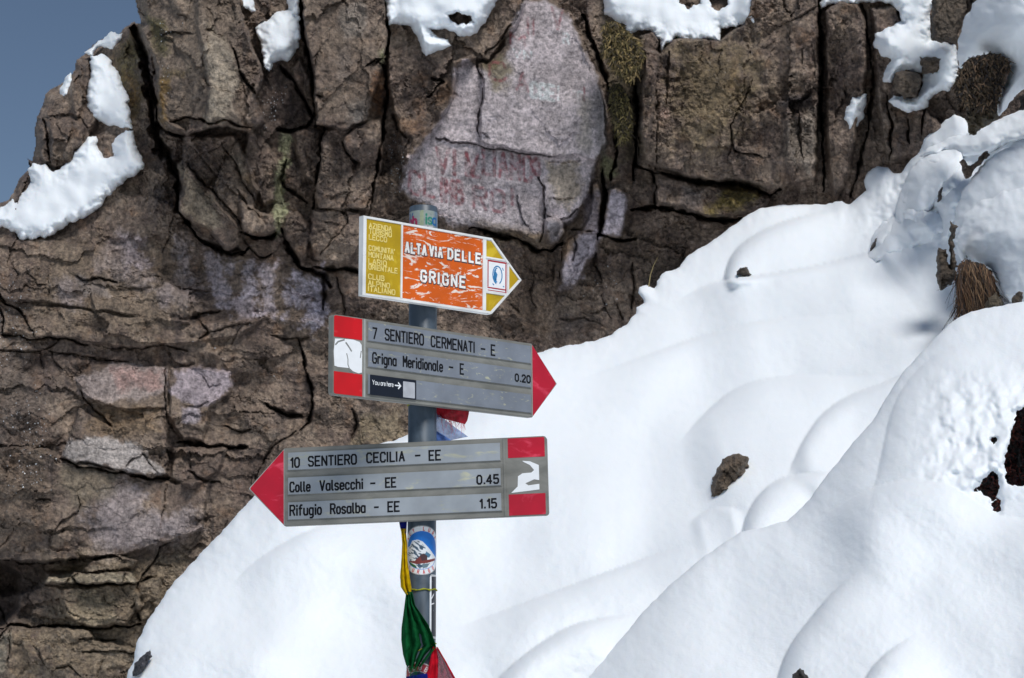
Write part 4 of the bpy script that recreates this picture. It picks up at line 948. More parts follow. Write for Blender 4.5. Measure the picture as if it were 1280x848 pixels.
# ground snow under and behind the camera, out of frame; it bounces light up as it does there
gu, gv = np.meshgrid(np.linspace(-30, 30, 41), np.linspace(-30, 30, 41))
gz = -0.25 + 0.25 * fbm(gu / 6, gv / 6, 3, 401) + 0.12 * np.clip(gv - 3, 0, 4) * 0
idx = np.arange(41 * 41).reshape(41, 41)
gf = np.stack([idx[:-1, :-1], idx[:-1, 1:], idx[1:, 1:], idx[1:, :-1]], -1).reshape(-1, 4)
o = mesh_obj('snow_ground', np.stack([gu.ravel(), gv.ravel(), gz.ravel()], 1), gf, SNOW, None, True)
tag(o, kind='structure')

# ---- snow mounds at the upper right
def const_tps(y, seed, amp=0.03, ctrl=None):
    base = tps(ctrl) if ctrl else None
    def f(U, V):
        Y = base(U, V) if base else np.full(U.shape, float(y))
        return Y + lumps(U, V, 70, amp, seed, 2) + lumps(U, V, 20, amp * 0.16, seed + 1, 2) + lumps(U, V, 8, 0.0015, seed + 2)
    return f


mounds = [
    ([(1197, 74), (1196, 52), (1203, 30), (1214, 12), (1224, -6), (1240, -50), (1440, -60), (1440, 170), (1300, 118), (1282, 110), (1272, 118), (1262, 128), (1250, 146), (1246, 138), (1248, 120), (1256, 104), (1264, 84), (1250, 72),
      (1235, 69), (1216, 76), (1206, 86), (1200, 84)], None, 421, 'thick snow cap bulging over the mossy rock in the top right corner', [(1200, 40, 6.55), (1260, 40, 6.15), (1280, 100, 6.2), (1440, 60, 5.9), (1250, 130, 6.3)], 0.22),
    ([(1196, 306), (1192, 284), (1196, 262), (1202, 240), (1212, 222), (1228, 206), (1250, 190), (1282, 172), (1440, 110), (1440, 420), (1260, 400), (1230, 330)], None, 431, 'smooth snow pillow behind the biggest one on the right edge', [(1200, 250, 6.3), (1280, 200, 6.1), (1280, 300, 5.9), (1440, 300, 5.6)], 0.2),
    ([(1197, 322), (1195, 306), (1199, 288), (1206, 268), (1220, 252), (1244, 236), (1282, 212), (1440, 150), (1440, 460), (1290, 400), (1270, 380), (1262, 376), (1252, 366), (1247, 350), (1240, 338), (1228, 328), (1214, 324), (1204, 328)],
     None, 441, 'biggest snow pillow on the right edge hanging over a dry grass tuft', [(1200, 300, 6.05), (1240, 300, 5.85), (1280, 250, 5.9), (1280, 360, 5.6), (1440, 300, 5.4)], 0.2),
]
for poly, y, seed, lab, ctrl, R_ in mounds:
    o = relief('snow_mound', poly, const_tps(0, seed, 0.05, ctrl), 2.0, SNOW, R=R_, jag=5.0, jag_s=14)
    tag(o, lab, 'snow mound', 'snow mounds on the right')


def on_slope(lift, seed):
    def f(U, V):
        return blur(snow0(U, V), 6) - lift * 0.55 + lumps(U, V, 26, 0.03, seed, 2)
    return f


for poly, lift, seed, lab in (
        ([(1118, 280), (1120, 258), (1127, 237), (1137, 214), (1151, 199), (1172, 189), (1194, 184), (1208, 188), (1204, 200), (1200, 212), (1190, 224), (1182, 230), (1176, 240), (1168, 256), (1156, 266), (1136, 272), (1128, 286)], 0.20, 451,
         'lumpy snow hump below the mossy rock, above the smaller humps'),
        ([(1084, 322), (1090, 296), (1104, 278), (1124, 268), (1150, 262), (1170, 264), (1186, 274), (1184, 292), (1166, 302), (1140, 312), (1112, 322), (1096, 332)], 0.13, 461, 'low snow hump at the head of the slope, lowest of the humps'),
        ([(1174, 272), (1172, 256), (1180, 240), (1192, 226), (1206, 220), (1222, 214), (1226, 232), (1204, 250), (1196, 276), (1188, 300), (1178, 300)], 0.26, 471, 'narrow snow hump between two dark slivers of stone'),
        ([(1148, 196), (1160, 186), (1184, 174), (1206, 168), (1232, 158), (1262, 146), (1300, 132), (1300, 170), (1250, 184), (1226, 198), (1206, 196), (1186, 188), (1166, 194)], 0.22, 481, 'long snow hump right under the mossy rock foot')):
    o = relief('snow_mound', poly, on_slope(lift, seed), 1.6, SNOW, R=lift * 0.55, r=42, sink=0.04, jag=4, jag_s=16)
    tag(o, lab, 'snow mound', 'snow mounds on the right')

# ---- snow patches lying on the cliff
def patch_Y(th, seed):
    def f(U, V):
        cy = CL(U, V) - cliff_macro(U, V, 9.0)
        return cy - th * 0.75 + lumps(U, V, 34, 0.025, seed, 2) + lumps(U, V, 14, 0.002, seed + 1, 2)
    return f


PATCH = [
    ([(131, 46), (140, 41), (153, 41), (151, 49), (146, 58), (142, 66), (138, 62), (128, 58), (120, 62), (116, 70), (106, 68), (112, 60), (122, 53)], 'small snow patch on the tip of the left crag', 0.10),
    ([(112, 70), (130, 68), (140, 76), (144, 84), (150, 94), (154, 108), (161, 124), (163, 140), (165, 162), (150, 161), (138, 158), (126, 154), (116, 146), (109, 134), (107, 122), (110, 104), (115, 88), (112, 78)],
     'steep elongated snow patch high on the left crag', 0.14),
    ([(157, 162), (166, 164), (170, 178), (175, 192), (182, 209), (168, 220), (150, 232), (134, 246), (122, 262), (110, 272), (88, 279), (72, 290), (57, 297), (40, 299), (24, 298), (8, 286), (-12, 282), (-14, 268), (0, 260), (22, 246),
      (40, 228), (36, 212), (41, 204), (56, 206), (68, 215), (90, 200), (96, 186), (108, 171), (121, 170), (124, 186), (131, 196), (140, 194), (139, 180), (148, 168)], 'largest snow patch, spread across the foot of the left crag', 0.16),
    ([(89, 88), (84, 95), (74, 110), (76, 125), (85, 118), (90, 102)], 'narrow snow patch left of the crag top against the sky', 0.08),
    ([(319, 34), (334, 24), (349, 13), (360, 12), (361, -20), (375, -20), (374, 19), (376, 45), (372, 60), (362, 76), (352, 76), (341, 80), (338, 90), (330, 84), (326, 58)], 'snow patch wedged between two rock pillars at the top', 0.14),
    ([(478, -30), (481, 2), (486, 32), (500, 30), (514, 34), (522, 49), (526, 64), (534, 70), (548, 64), (564, 57), (560, 49), (540, 44), (536, 38), (560, 38), (578, 47), (594, 42), (608, 26), (618, 8), (650, -30)],
     'ragged snow patch at the top above the lettered slab', 0.15),
    ([(746, -30), (756, 18), (768, 28), (780, 32), (785, 46), (800, 38), (812, 40), (824, 48), (828, 66), (834, 56), (844, 48), (874, 49), (900, 53), (902, 36), (920, 34), (944, 28), (942, -30)], 'wide snow patch on top of the right rock block', 0.17),
    ([(1024, -30), (1026, 12), (1040, 4), (1070, 4), (1104, 3), (1120, 10), (1128, 26), (1110, 34), (1094, 42), (1092, 56), (1098, 68), (1114, 74), (1106, 90), (1102, 104), (1116, 104), (1122, 93), (1136, 88), (1152, 92), (1155, 104), (1148, 114), (1140, 124),
      (1130, 121), (1116, 120), (1111, 127), (1122, 136), (1134, 141), (1156, 138), (1162, 124), (1176, 118), (1194, 112), (1202, 96), (1197, 58), (1180, 52), (1163, 51), (1168, -30)], 'branching snow patch running down the rocks at the upper right', 0.16),
    ([(1082, 118), (1076, 118), (1066, 122), (1056, 138), (1056, 150), (1064, 166), (1070, 160), (1078, 148), (1082, 134)], 'small teardrop snow patch stuck to the dark right wall', 0.08),
    ([(302, -10), (304, 8), (314, 16), (320, 14), (314, -10)], 'tiny snow patch at the top between the buttress and a pillar', 0.06),
    ([(1166, -20), (1170, 4), (1190, 2), (1212, 4), (1220, -20)], 'thin snow rim on the topmost rock at the upper right', 0.07),
]
HP = {5: [[(560, 20), (572, 16), (588, 20), (592, 28), (574, 30), (562, 26)]], 6: [[(846, -20), (848, 4), (862, 10), (876, 4), (880, -20)], [(886, -20), (888, 8), (896, 14), (908, 6), (912, -20)]],
      7: [[(1160, 74), (1172, 80), (1170, 88), (1160, 86), (1156, 80)]]}
for i, (poly, lab, th) in enumerate(PATCH):
    o = relief('snow_patch', poly, patch_Y(th, 500 + 7 * i), 1.3, SNOW, R=th * 0.45, r=20, sink=0.05, jag=4, jag_s=11, holes=HP.get(i, ()), hole_r=6)
    tag(o, lab, 'snow patch', 'snow patches on the cliff')


# ------------------------------------------------------------------ rocks in the snow
def rock_col(c, seed):
    c = np.array(s2l(*c))
    def f(U, V):
        n = fbm(U / 9, V / 9, 4, seed)[..., None]; n2_ = fbm(U / 3, V / 3, 2, seed + 3)[..., None]
        return np.clip((c * (1 + 0.5 * n + 0.35 * n2_)), 0.01, 0.6).reshape(-1, 3)
    return f


def rock_Y(y, seed, amp=0.03, dy=0.0):
    def f(U, V):
        f1, e, rn, ox, oy = cells(U / 11 + 0.3, V / 13, seed)
        return y + (rn[0] - .5) * amp + (rn[1] - .5) * amp * 1.5 * ox + fbm(U / 6, V / 6, 3, seed) * amp * 0.6 + dy * (V - V.mean()) / 100
    return f


ROCKS = [
    ([(886, 622), (889, 604), (898, 582), (908, 570), (922, 567), (936, 572), (937, 584), (926, 602), (917, 620), (911, 631), (900, 630)], 5.42, (118, 102, 86), 'grey boulder poking out of the middle of the snow slope', 0.07),
    ([(1118, 92), (1128, 88), (1148, 92), (1153, 100), (1144, 122), (1130, 122), (1116, 112)], 7.38, (120, 106, 92), 'rounded brown rock framed by the branching snow patch', 0.08),
    ([(1150, 72), (1178, 70), (1180, 92), (1152, 92)], 7.43, (120, 106, 92), 'little brown rock peeping through a gap in the branching snow patch', 0.03),
    ([(1165, -20), (1210, -20), (1208, 10), (1196, 52), (1176, 54), (1163, 50)], 7.2, (100, 88, 76), 'square rock between two snow patches at the top right', 0.10),
    ([(1200, 202), (1206, 200), (1212, 208), (1222, 198), (1234, 188), (1238, 194), (1226, 206), (1214, 220), (1206, 224), (1202, 216)], 6.42, (104, 88, 74), 'brown stone showing between two pillows of snow on the right', 0.03),
    ([(1170, 318), (1174, 310), (1182, 312), (1184, 328), (1188, 336), (1186, 302), (1188, 276), (1196, 282), (1192, 300), (1194, 322), (1197, 346), (1188, 356), (1176, 364), (1171, 352)], 6.02, (92, 80, 68), 'dark forked rock left of the dry grass tuft', 0.05),
    ([(1171, 252), (1174, 240), (1180, 230), (1185, 232), (1180, 246), (1174, 258)], 6.68, (94, 84, 78), 'sliver of dark stone above the forked rock', 0.03),
    ([(1087, 318), (1090, 306), (1096, 298), (1096, 308), (1092, 318)], 7.0, (96, 88, 84), 'smallest sliver of stone near the head of the slope', 0.02),
    ([(921, 344), (925, 335), (934, 335), (940, 344), (930, 347)], 7.0, (88, 78, 70), 'small dark stone under the snow pillow in the upper slope', 0.03),
    ([(984, 870), (990, 846), (1000, 834), (1010, 844), (1014, 870)], 3.95, (70, 64, 60), 'dark stone at the bottom edge of the foreground drift', 0.03),
    ([(167, 846), (169, 828), (178, 820), (187, 812), (190, 820), (182, 836), (174, 844)], 4.93, (92, 90, 96), 'dark stone at the lower left tip of the snow slope', 0.03),
    ([(1264, 386), (1266, 372), (1272, 364), (1280, 366), (1276, 382), (1270, 388)], 5.55, (90, 78, 64), 'little dark rock under the biggest snow pillow', 0.03),
    ([(1274, 140), (1276, 122), (1290, 112), (1310, 110), (1310, 140), (1290, 138)], 6.22, (58, 50, 46), 'dark rock at the right edge below the corner snow cap', 0.03),
    ([(1232, 386), (1234, 372), (1246, 366), (1254, 378), (1250, 386)], 5.78, (112, 100, 82), 'tan stone at the foot of the dry grass tuft', 0.03),
]
SNOW_OF = {0: snow0, 6: snow0, 7: snow0, 8: snow0, 9: snowF, 10: snow0}
for i, (poly, y, c, lab, R_) in enumerate(ROCKS):
    if SNOW_OF.get(i):
        a = np.array(poly, float); us_, vs_ = np.meshgrid(np.arange(a[:, 0].min() - 150, a[:, 0].max() + 150, 4.0), np.arange(a[:, 1].min() - 150, a[:, 1].max() + 150, 4.0))
        m_ = poly_sd(us_, vs_, poly) > -3
        yy = SNOW_OF[i](us_, vs_)[m_]
        y = float(yy.min() * .4 + yy.mean() * .6) - 0.004
    o = relief('rock', poly, rock_Y(y, 600 + i, 0.02 if i < 3 else 0.015), 1.1, ROCK, R=R_ * 1.6, r=14 if i < 3 else 7, jag=4, jag_s=9, colf=rock_col(c, 640 + i), smooth=False)
    tag(o, lab, 'rock', 'rocks showing through the snow')


# ------------------------------------------------------------------ dry plants
def blades(name, roots, dirs, lens, width, mat_, parent, cols, droop=0.6, seg=3, seed=1):
    rs = np.random.RandomState(seed); n = len(roots)
    side = np.cross(dirs, np.array([0, 1.0, 0]) + rs.normal(0, .25, (n, 3)))
    side /= np.linalg.norm(side, axis=1)[:, None] + 1e-9
    V_, F_, Cc = [], [], []
    bend = rs.normal(0, .35, (n, 3)); bend[:, 2] -= droop
    for s in range(seg + 1):
        t = s / seg
        c = roots + dirs * (lens * t)[:, None] + bend * (lens * t * t * .5)[:, None]
        w = (width * (1 - 0.8 * t))[:, None] if np.ndim(width) else width * (1 - .8 * t)
        V_.append(c - side * w); V_.append(c + side * w); Cc.append(cols); Cc.append(cols)
    Vv = np.stack(V_, 1).reshape(-1, 3); Cv = np.stack(Cc, 1).reshape(-1, 3)
    k = 2 * (seg + 1)
    base = np.arange(n)[:, None] * k
    for s in range(seg):
        F_.append(base + np.array([2 * s, 2 * s + 1, 2 * s + 3, 2 * s + 2]))
    return mesh_obj(name, Vv, np.concatenate(F_), mat_, parent, False, Cv)


def pts_in(poly, n, seed):
    rs = np.random.RandomState(seed); a = np.array(poly, float); out = np.zeros((0, 2))
    while len(out) < n:
        q = rs.uniform(a.min(0), a.max(0), (n * 3, 2))
        out = np.concatenate([out, q[poly_sd(q[:, 0], q[:, 1], poly) > 0]])
    return out[:n]


PLANT = tone_material('dry_plant', 0.85, 0.25, 60)


def plant_cols(n, cs, seed):
    rs = np.random.RandomState(seed); c = np.array([s2l(*x) for x in cs])
    return c[rs.randint(0, len(c), n)] * rs.uniform(.55, 1.35, (n, 1))


def tuft(name, label, cat, poly, y, n, cs, seed, down=True, length=(.03, .09), width=.0012, core=(60, 46, 34), depth=.05, spread=.4):
    t = empty(name, at1(np.mean([p[0] for p in poly]), max(p[1] for p in poly), y), label, cat)
    bpy.context.view_layer.update()
    inv = -np.array(t.location)
    o = relief('root_clump', poly, rock_Y(y + .03, seed, .05), 1.3, ROCK, R=.07, r=12, jag=8, jag_s=7, colf=rock_col(core, seed), smooth=False)
    o.parent = t; o.location = inv
    q = pts_in(poly, n, seed); rs = np.random.RandomState(seed)
    roots = at(q[:, 0], q[:, 1], y - rs.uniform(-.02, depth, n)) + inv
    d = rs.normal(0, spread, (n, 3)); d[:, 1] -= .35; d[:, 2] += -1 if down else .3
    d /= np.linalg.norm(d, axis=1)[:, None]
    o = blades('blades', roots, d, rs.uniform(*length, n), rs.uniform(.6, 1.3, n) * width, PLANT, t, plant_cols(n, cs, seed), seed=seed)
    tag(o, kind='stuff')
    return t


tuft('grass_tuft', 'brown dry grass tuft hanging under the biggest snow pillow', 'grass tuft', [(1198, 330), (1206, 322), (1216, 326), (1230, 330), (1240, 340), (1246, 360), (1252, 378), (1240, 384), (1222, 390), (1206, 396), (1198, 380), (1196, 350)], 5.92, 1500,
     [(96, 66, 42), (70, 50, 36), (40, 32, 28), (124, 98, 72), (36, 28, 26)], 701, length=(.03, .11), spread=.3)
tuft('moss_clump', 'dark mossy turf clump under the corner snow cap', 'moss', [(1206, 78), (1216, 72), (1236, 67), (1250, 68), (1262, 78), (1256, 96), (1250, 112), (1247, 128), (1238, 136), (1222, 138), (1208, 132), (1198, 122), (1194, 104), (1200, 90)], 6.38, 2600,
     [(54, 44, 32), (76, 62, 44), (34, 28, 26), (96, 76, 58)], 711, length=(.008, .026), width=.0035, spread=1.0)
tuft('moss_clump', 'olive mossy clump in the dark cleft right of the lettered slab', 'moss', [(754, 30), (770, 26), (784, 38), (798, 50), (804, 70), (798, 90), (786, 104), (778, 96), (766, 84), (756, 66)], 7.76, 2400,
     [(112, 98, 58), (84, 74, 44), (132, 112, 74), (58, 50, 36)], 721, length=(.01, .03), width=.004, spread=1.0, core=(70, 60, 42))
tuft('moss_clump', 'lower thin mossy clump beside the lettered slab', 'moss', [(762, 110), (774, 104), (784, 120), (790, 150), (786, 176), (776, 178), (766, 150)], 7.86, 1500,
     [(92, 84, 48), (70, 62, 40), (110, 98, 60), (48, 42, 32)], 731, length=(.01, .028), width=.0035, spread=1.0, core=(60, 52, 38))
# foot of the moss clump is bare rock
o = relief('rock', [(1206, 130), (1226, 132), (1246, 120), (1247, 150), (1236, 155), (1222, 165), (1213, 170), (1209, 150)], rock_Y(6.42, 771, .04), 1.1, ROCK, R=.07, r=12, jag=4, jag_s=9, colf=rock_col((100, 88, 68), 77), smooth=False)
tag(o, 'narrow rock foot below the mossy clump at the upper right', 'rock', 'rocks showing through the snow')
# reddish bush buried in the foreground drift
tuft('buried_bush', 'dark red brown bush seen through holes in the foreground drift', 'bush', [(1212, 520), (1236, 536), (1262, 500), (1310, 500), (1310, 620), (1256, 640), (1228, 650), (1210, 620)], 4.68, 2200,
     [(70, 26, 20), (44, 20, 18), (28, 18, 18), (96, 38, 26)], 741, down=False, length=(.008, .02), width=.001, spread=.9, core=(22, 14, 14), depth=.0)
# a thin dry stem at the cliff foot
st = [(812, 371), (811, 358), (813, 344), (817, 332), (822, 322)]
sp = np.array([at1(u, v, 7.3) for u, v in st])
w = np.array([.0022, 0, 0])
vv = np.concatenate([np.stack([p - w * (1 - .2 * i), p + w * (1 - .2 * i)]) for i, p in enumerate(sp)])
ff = [(2 * i, 2 * i + 1, 2 * i + 3, 2 * i + 2) for i in range(4)]
b = vv.copy(); b[:, 1] += .003
o = mesh_obj('dry_stem', np.concatenate([vv, b]), ff + [tuple(10 + k for k in f) for f in ff], simple('stem', s2l(150, 134, 90)), None)
tag(o, 'single thin dry stem standing at the cliff foot by the snow edge', 'dry stem')


# ------------------------------------------------------------------ signpost
def prism(name, outline, y0, y1, mat_, parent, bevel=0.0, seg=2, holes=None):
    """outline (x, z) in mm, extruded from y0 (front) to y1 in mm"""
    import bmesh
    bm = bmesh.new()
    vs_ = [bm.verts.new((x / 1000, y0 / 1000, z / 1000)) for x, z in outline]
    f = bm.faces.new(vs_)
    r = bmesh.ops.extrude_face_region(bm, geom=[f])
    for v in [g for g in r['geom'] if isinstance(g, bmesh.types.BMVert)]: v.co.y = y1 / 1000
    bmesh.ops.recalc_face_normals(bm, faces=bm.faces)
    if bevel:
        ed = [e for e in bm.edges if all(abs(v.co.y - y0 / 1000) < 1e-7 for v in e.verts)]
        bmesh.ops.bevel(bm, geom=ed, offset=bevel / 1000, segments=seg, affect='EDGES')
    me = bpy.data.meshes.new(name); bm.to_mesh(me); bm.free()
    me.materials.append(mat_)
    ob = bpy.data.objects.new(name, me); COL.objects.link(ob); ob.parent = parent
    return ob


def rect(x0, x1, z0, z1, r=0.0, corners='abcd'):
    """a: lower left, b: lower right, c: upper right, d: upper left"""
    if not r: return [(x0, z0), (x1, z0), (x1, z1), (x0, z1)]
    out = []
    for k, cx, cz, a0 in (('a', x0 + r, z0 + r, 180), ('b', x1 - r, z0 + r, 270), ('c', x1 - r, z1 - r, 0), ('d', x0 + r, z1 - r, 90)):
        if k in corners:
            out += [(cx + r * math.cos(math.radians(a0 + t)), cz + r * math.sin(math.radians(a0 + t))) for t in (0, 22.5, 45, 67.5, 90)]
        else:
            out.append({'a': (x0, z0), 'b': (x1, z0), 'c': (x1, z1), 'd': (x0, z1)}[k])
    return out


def ribbons(name, strokes, w, y, thick, mat_, parent, caps=True):
    """raised strokes (mm) of width w standing from y to y-thick"""
    V_, F_ = [], []
    parts = []
    for s in strokes:                     # break strokes at sharp corners so they keep their width
        cur = [s[0]]
        for i in range(1, len(s)):
            cur.append(s[i])
            if i < len(s) - 1:
                a = np.subtract(s[i], s[i - 1]); b_ = np.subtract(s[i + 1], s[i])
                if a @ b_ < -0.1 * np.linalg.norm(a) * np.linalg.norm(b_): parts.append(cur); cur = [s[i]]
        parts.append(cur)
    for si, s in enumerate(parts):
        p = np.array(s, float); closed = np.allclose(p[0], p[-1]) and len(p) > 2
        n = len(p); L_, R_ = [], []
        for i in range(n):
            a = p[i] - p[i - 1] if i > 0 else (p[i] - p[-2] if closed else p[1] - p[0])
            b_ = p[i + 1] - p[i] if i < n - 1 else (p[1] - p[0] if closed else p[-1] - p[-2])
            a = a / (np.linalg.norm(a) + 1e-9); b_ = b_ / (np.linalg.norm(b_) + 1e-9)
            na, nb = np.array([-a[1], a[0]]), np.array([-b_[1], b_[0]])
            m = na + nb; m = m / (np.linalg.norm(m) + 1e-9)
            k = min(1.6, 1 / max(.3, m @ na)) * w / 2
            q = p[i].copy()
            if caps and not closed and i == 0: q = q - b_ * w * .3
            if caps and not closed and i == n - 1: q = q + a * w * .3
            L_.append(q + m * k); R_.append(q - m * k)
        yf = y - thick - 0.02 * (si % 7); b0 = len(V_)
        for i in range(n):
            V_ += [(L_[i][0], yf, L_[i][1]), (R_[i][0], yf, R_[i][1]), (L_[i][0], y + .2, L_[i][1]), (R_[i][0], y + .2, R_[i][1])]
        for i in range(n - 1):
            a = b0 + 4 * i; c = a + 4
            F_ += [(a, a + 1, c + 1, c), (a, c, c + 2, a + 2), (a + 1, a + 3, c + 3, c + 1)]
        if not closed:
            F_ += [(b0, b0 + 2, b0 + 3, b0 + 1), (c, c + 1, c + 3, c + 2)]
    return mesh_obj(name, np.array(V_) / 1000, F_, mat_, parent)


PX, PY, PR = -0.1718, 3.790, 0.0272           # pole axis and radius

GALV = worn_material('galvanised_steel', s2l(112, 120, 126), s2l(134, 140, 144), 0.52, 0.12, (40, 40, 12), 0.5, 0.4, 5)
POLE = worn_material('pole_paint', s2l(76, 88, 100), s2l(56, 68, 78), 0.55, 0.10, (30, 30, 14), 0.42, 0.8, 6)
BOARD = worn_material('board_olive_grey', s2l(130, 129, 123), s2l(114, 114, 108), 0.55, 0.08, (12, 12, 30), 0.55, 0.5, 5)
STRIP2 = worn_material('strip_grey_scratched', s2l(122, 128, 138), s2l(172, 172, 150), 0.65, 0.035, (50, 50, 150), 0.5, 1.2, 8, wear2=s2l(160, 160, 140))  # darker than the lower sign's grey: dimmer light on this side put into colour
STRIP3 = worn_material('strip_grey', s2l(150, 156, 162), s2l(176, 176, 156), 0.63, 0.05, (16, 16, 60), 0.5, 0.8, 7, wear2=s2l(168, 168, 140))
EDGE = simple('light_grey_edge', s2l(160, 162, 158), 0.5)
RED2 = worn_material('traffic_red', s2l(200, 4, 18), s2l(222, 60, 70), 0.66, 0.05, (20, 20, 40), 0.4, 0.6, 5)
RED3 = worn_material('faded_red', s2l(184, 6, 42), s2l(214, 60, 84), 0.62, 0.06, (22, 22, 44), 0.45, 0.6, 5)
WHITE = simple('white_paint', s2l(236, 238, 240), 0.45, var=.04)
GREYCHIP = simple('bare_grey', s2l(128, 128, 126), 0.55)
BLACK = simple('black_ink', s2l(10, 12, 18), 0.6, spec=0.2)
ORANGE = worn_material('worn_orange_enamel', s2l(212, 92, 6), s2l(236, 220, 208), 0.575, 0.02, (14, 20, 44), 0.35, 3.2, 10, wear2=s2l(238, 214, 198))
YELL = worn_material('ochre_enamel', s2l(186, 152, 8), s2l(206, 176, 40), 0.6, 0.05, (30, 30, 30), 0.35)
YLET = simple('pale_yellow_letters', s2l(224, 204, 120), 0.5, var=.2, scale=150)
FRAME = worn_material('white_enamel', s2l(232, 232, 230), s2l(170, 160, 148), 0.70, 0.03, (60, 60, 60), 0.35)
LETW = worn_material('white_letter', s2l(240, 238, 234), s2l(210, 140, 110), 0.62, 0.04, (90, 90, 90), 0.4)
LETG = simple('grey_letter_edge', s2l(84, 64, 66), 0.5)
BLUE = simple('emblem_blue', s2l(58, 128, 178), 0.4, var=.25, scale=200)
CRIM = simple('emblem_red', s2l(170, 40, 48), 0.4)
STICKBLK = simple('sticker_black', s2l(16, 20, 34), 0.3)
STICKW = simple('sticker_pale', s2l(176, 178, 184), 0.4)


def Rm(yaw, pit, rol):
    return Matrix.Rotation(yaw, 4, 'Z') @ Matrix.Rotation(pit, 4, 'X') @ Matrix.Rotation(rol, 4, 'Y')


def sign_root(pos, ypr, label):
    t = empty('trail_sign', (0, 0, 0), label, 'trail sign', 'direction signs on the pole')
    t.matrix_world = Matrix.Translation(Vector(pos) + Vector((0, 0, CAM[2]))) @ Rm(*ypr)
    return t


def clamp(t, zs=(28, -28)):
    """steel bands that hold the board to the pole"""
    bpy.context.view_layer.update()
    inv = t.matrix_world.inverted()
    axis = inv.to_3x3() @ Vector((0, 0, 1))
    for z in zs:
        # where the pole axis crosses this height, in the sign's frame
        p0 = inv @ Vector((PX, PY, CAM[2])); k = (z / 1000 - p0.z) / axis.z
        c = p0 + axis * k
        V_, F_ = [], []
        n = 24; r0, r1, hh = PR + .0002, PR + .0032, .008
        for i in range(n):
            a = 2 * math.pi * i / n
            for r_, h_ in ((r0, -hh), (r1, -hh), (r1, hh), (r0, hh)):
                V_.append((c.x + r_ * math.cos(a), c.y + r_ * math.sin(a), c.z + h_))
        for i in range(n):
            j = (i + 1) % n
            for k2 in range(4):
                F_.append((4 * i + k2, 4 * j + k2, 4 * j + (k2 + 1) % 4, 4 * i + (k2 + 1) % 4))
        ob = mesh_obj('clamp_band', V_, F_, GALV, t)
        prism('clamp_bracket', rect(c.x * 1000 - 34, c.x * 1000 + 34, z - 9, z + 9), 14.1, (c.y - PR) * 1000 - .4, GALV, t)
        for s in (-1, 1):
            prism('bolt', [(c.x * 1000 + s * 42 + 5 * math.cos(a), z + 5 * math.sin(a)) for a in np.linspace(0, 2 * math.pi, 7)[:-1]], 14.2, 20, GALV, t)


# --- lower sign, arrow to the left
s3 = sign_root((-0.18329, 3.74296, 0.40336), (-0.14529, -0.0285, -0.02586), 'lowest trail sign with red arrow pointing left, reading Sentiero Cecilia')
prism('board', rect(-251, 251, -74, 74.5, 6, 'bc'), 0, 14, BOARD, s3, 0.8)
tip3 = prism('arrow_tip', [(-251.3, -74), (-251.3, 74), (-319, 3), (-321, 0), (-319, -3)], 0.3, 14, EDGE, s3, 0.6)
prism('red_face', [(-253, -71), (-253, 71), (-316, 3), (-318, 0), (-316, -3)], -0.3, 1, RED3, tip3)
for z0, z1 in ((31, 66), (-16, 18), (-63.5, -29)):
    fr = prism('text_strip', rect(-246.5, 166, z0 - 1.2, z1 + 1.2), -1.6, 1, BOARD, s3, 1.2)
    prism('strip_face', rect(-244, 163.5, z0 + .8, z1 - .8), -2.4, -1, STRIP3, fr, 0.5)
prism('divider', rect(168.5, 173.5, -73, 73.5), -1.4, 1, BOARD, s3, 0.6)
prism('red_mark', rect(178, 247.3, 35.5, 72.5, 2.5, 'c'), -0.5, 1, RED3, s3, 0.2)
prism('red_mark', rect(177.5, 246.4, -72.5, -33, 2.5, 'b'), -0.5, 1, RED3, s3, 0.2)
wp = [(1130, 148), (1160, 150), (1195, 165), (1195, 225), (1175, 222), (1140, 238), (1152, 246), (1195, 240), (1195, 262), (1150, 268), (1084, 276), (1110, 250), (1112, 210), (1130, 198), (1165, 195), (1176, 185), (1160, 165), (1136, 153)]
wm = prism('white_mark', [(177.7 + (x - 1074) * .478, 35.5 - (y - 137) * .471 - (x - 1078) * .02) for x, y in wp][::-1], -0.45, 1, WHITE, s3)
for wd, x0, x1, z0, h in (('10', -239.5, -221, 35.5, 20), ('SENTIERO', -204.5, -110.6, 36.5, 20), ('CECILIA', -91.7, -18.3, 38, 20), ('-', 1.5, 12, 38, 20), ('EE', 28, 51, 37, 20),
                          ('Colle', -240.6, -200.4, -11, 20), ('Valsecchi', -182.4, -99, -11, 20.5), ('-', -85, -75, -11, 20.5), ('EE', -56, -35, -10.5, 19.5), ('0.45', 118, 160, -12, 18),
                          ('Rifugio', -240.6, -178.8, -56, 21), ('Rosalba', -162.3, -94.6, -56, 20.5), ('-', -78, -69, -56.5, 20.5), ('EE', -52, -29, -56.5, 20), ('1.15', 122.5, 155, -57.5, 18.5)):
    ribbons('lettering', word_strokes(wd, x0 + 1, x1 - 1, z0 + 1.2, h - 2.4), 3.3, -2.4, 0.25, BLACK, s3)
clamp(s3)

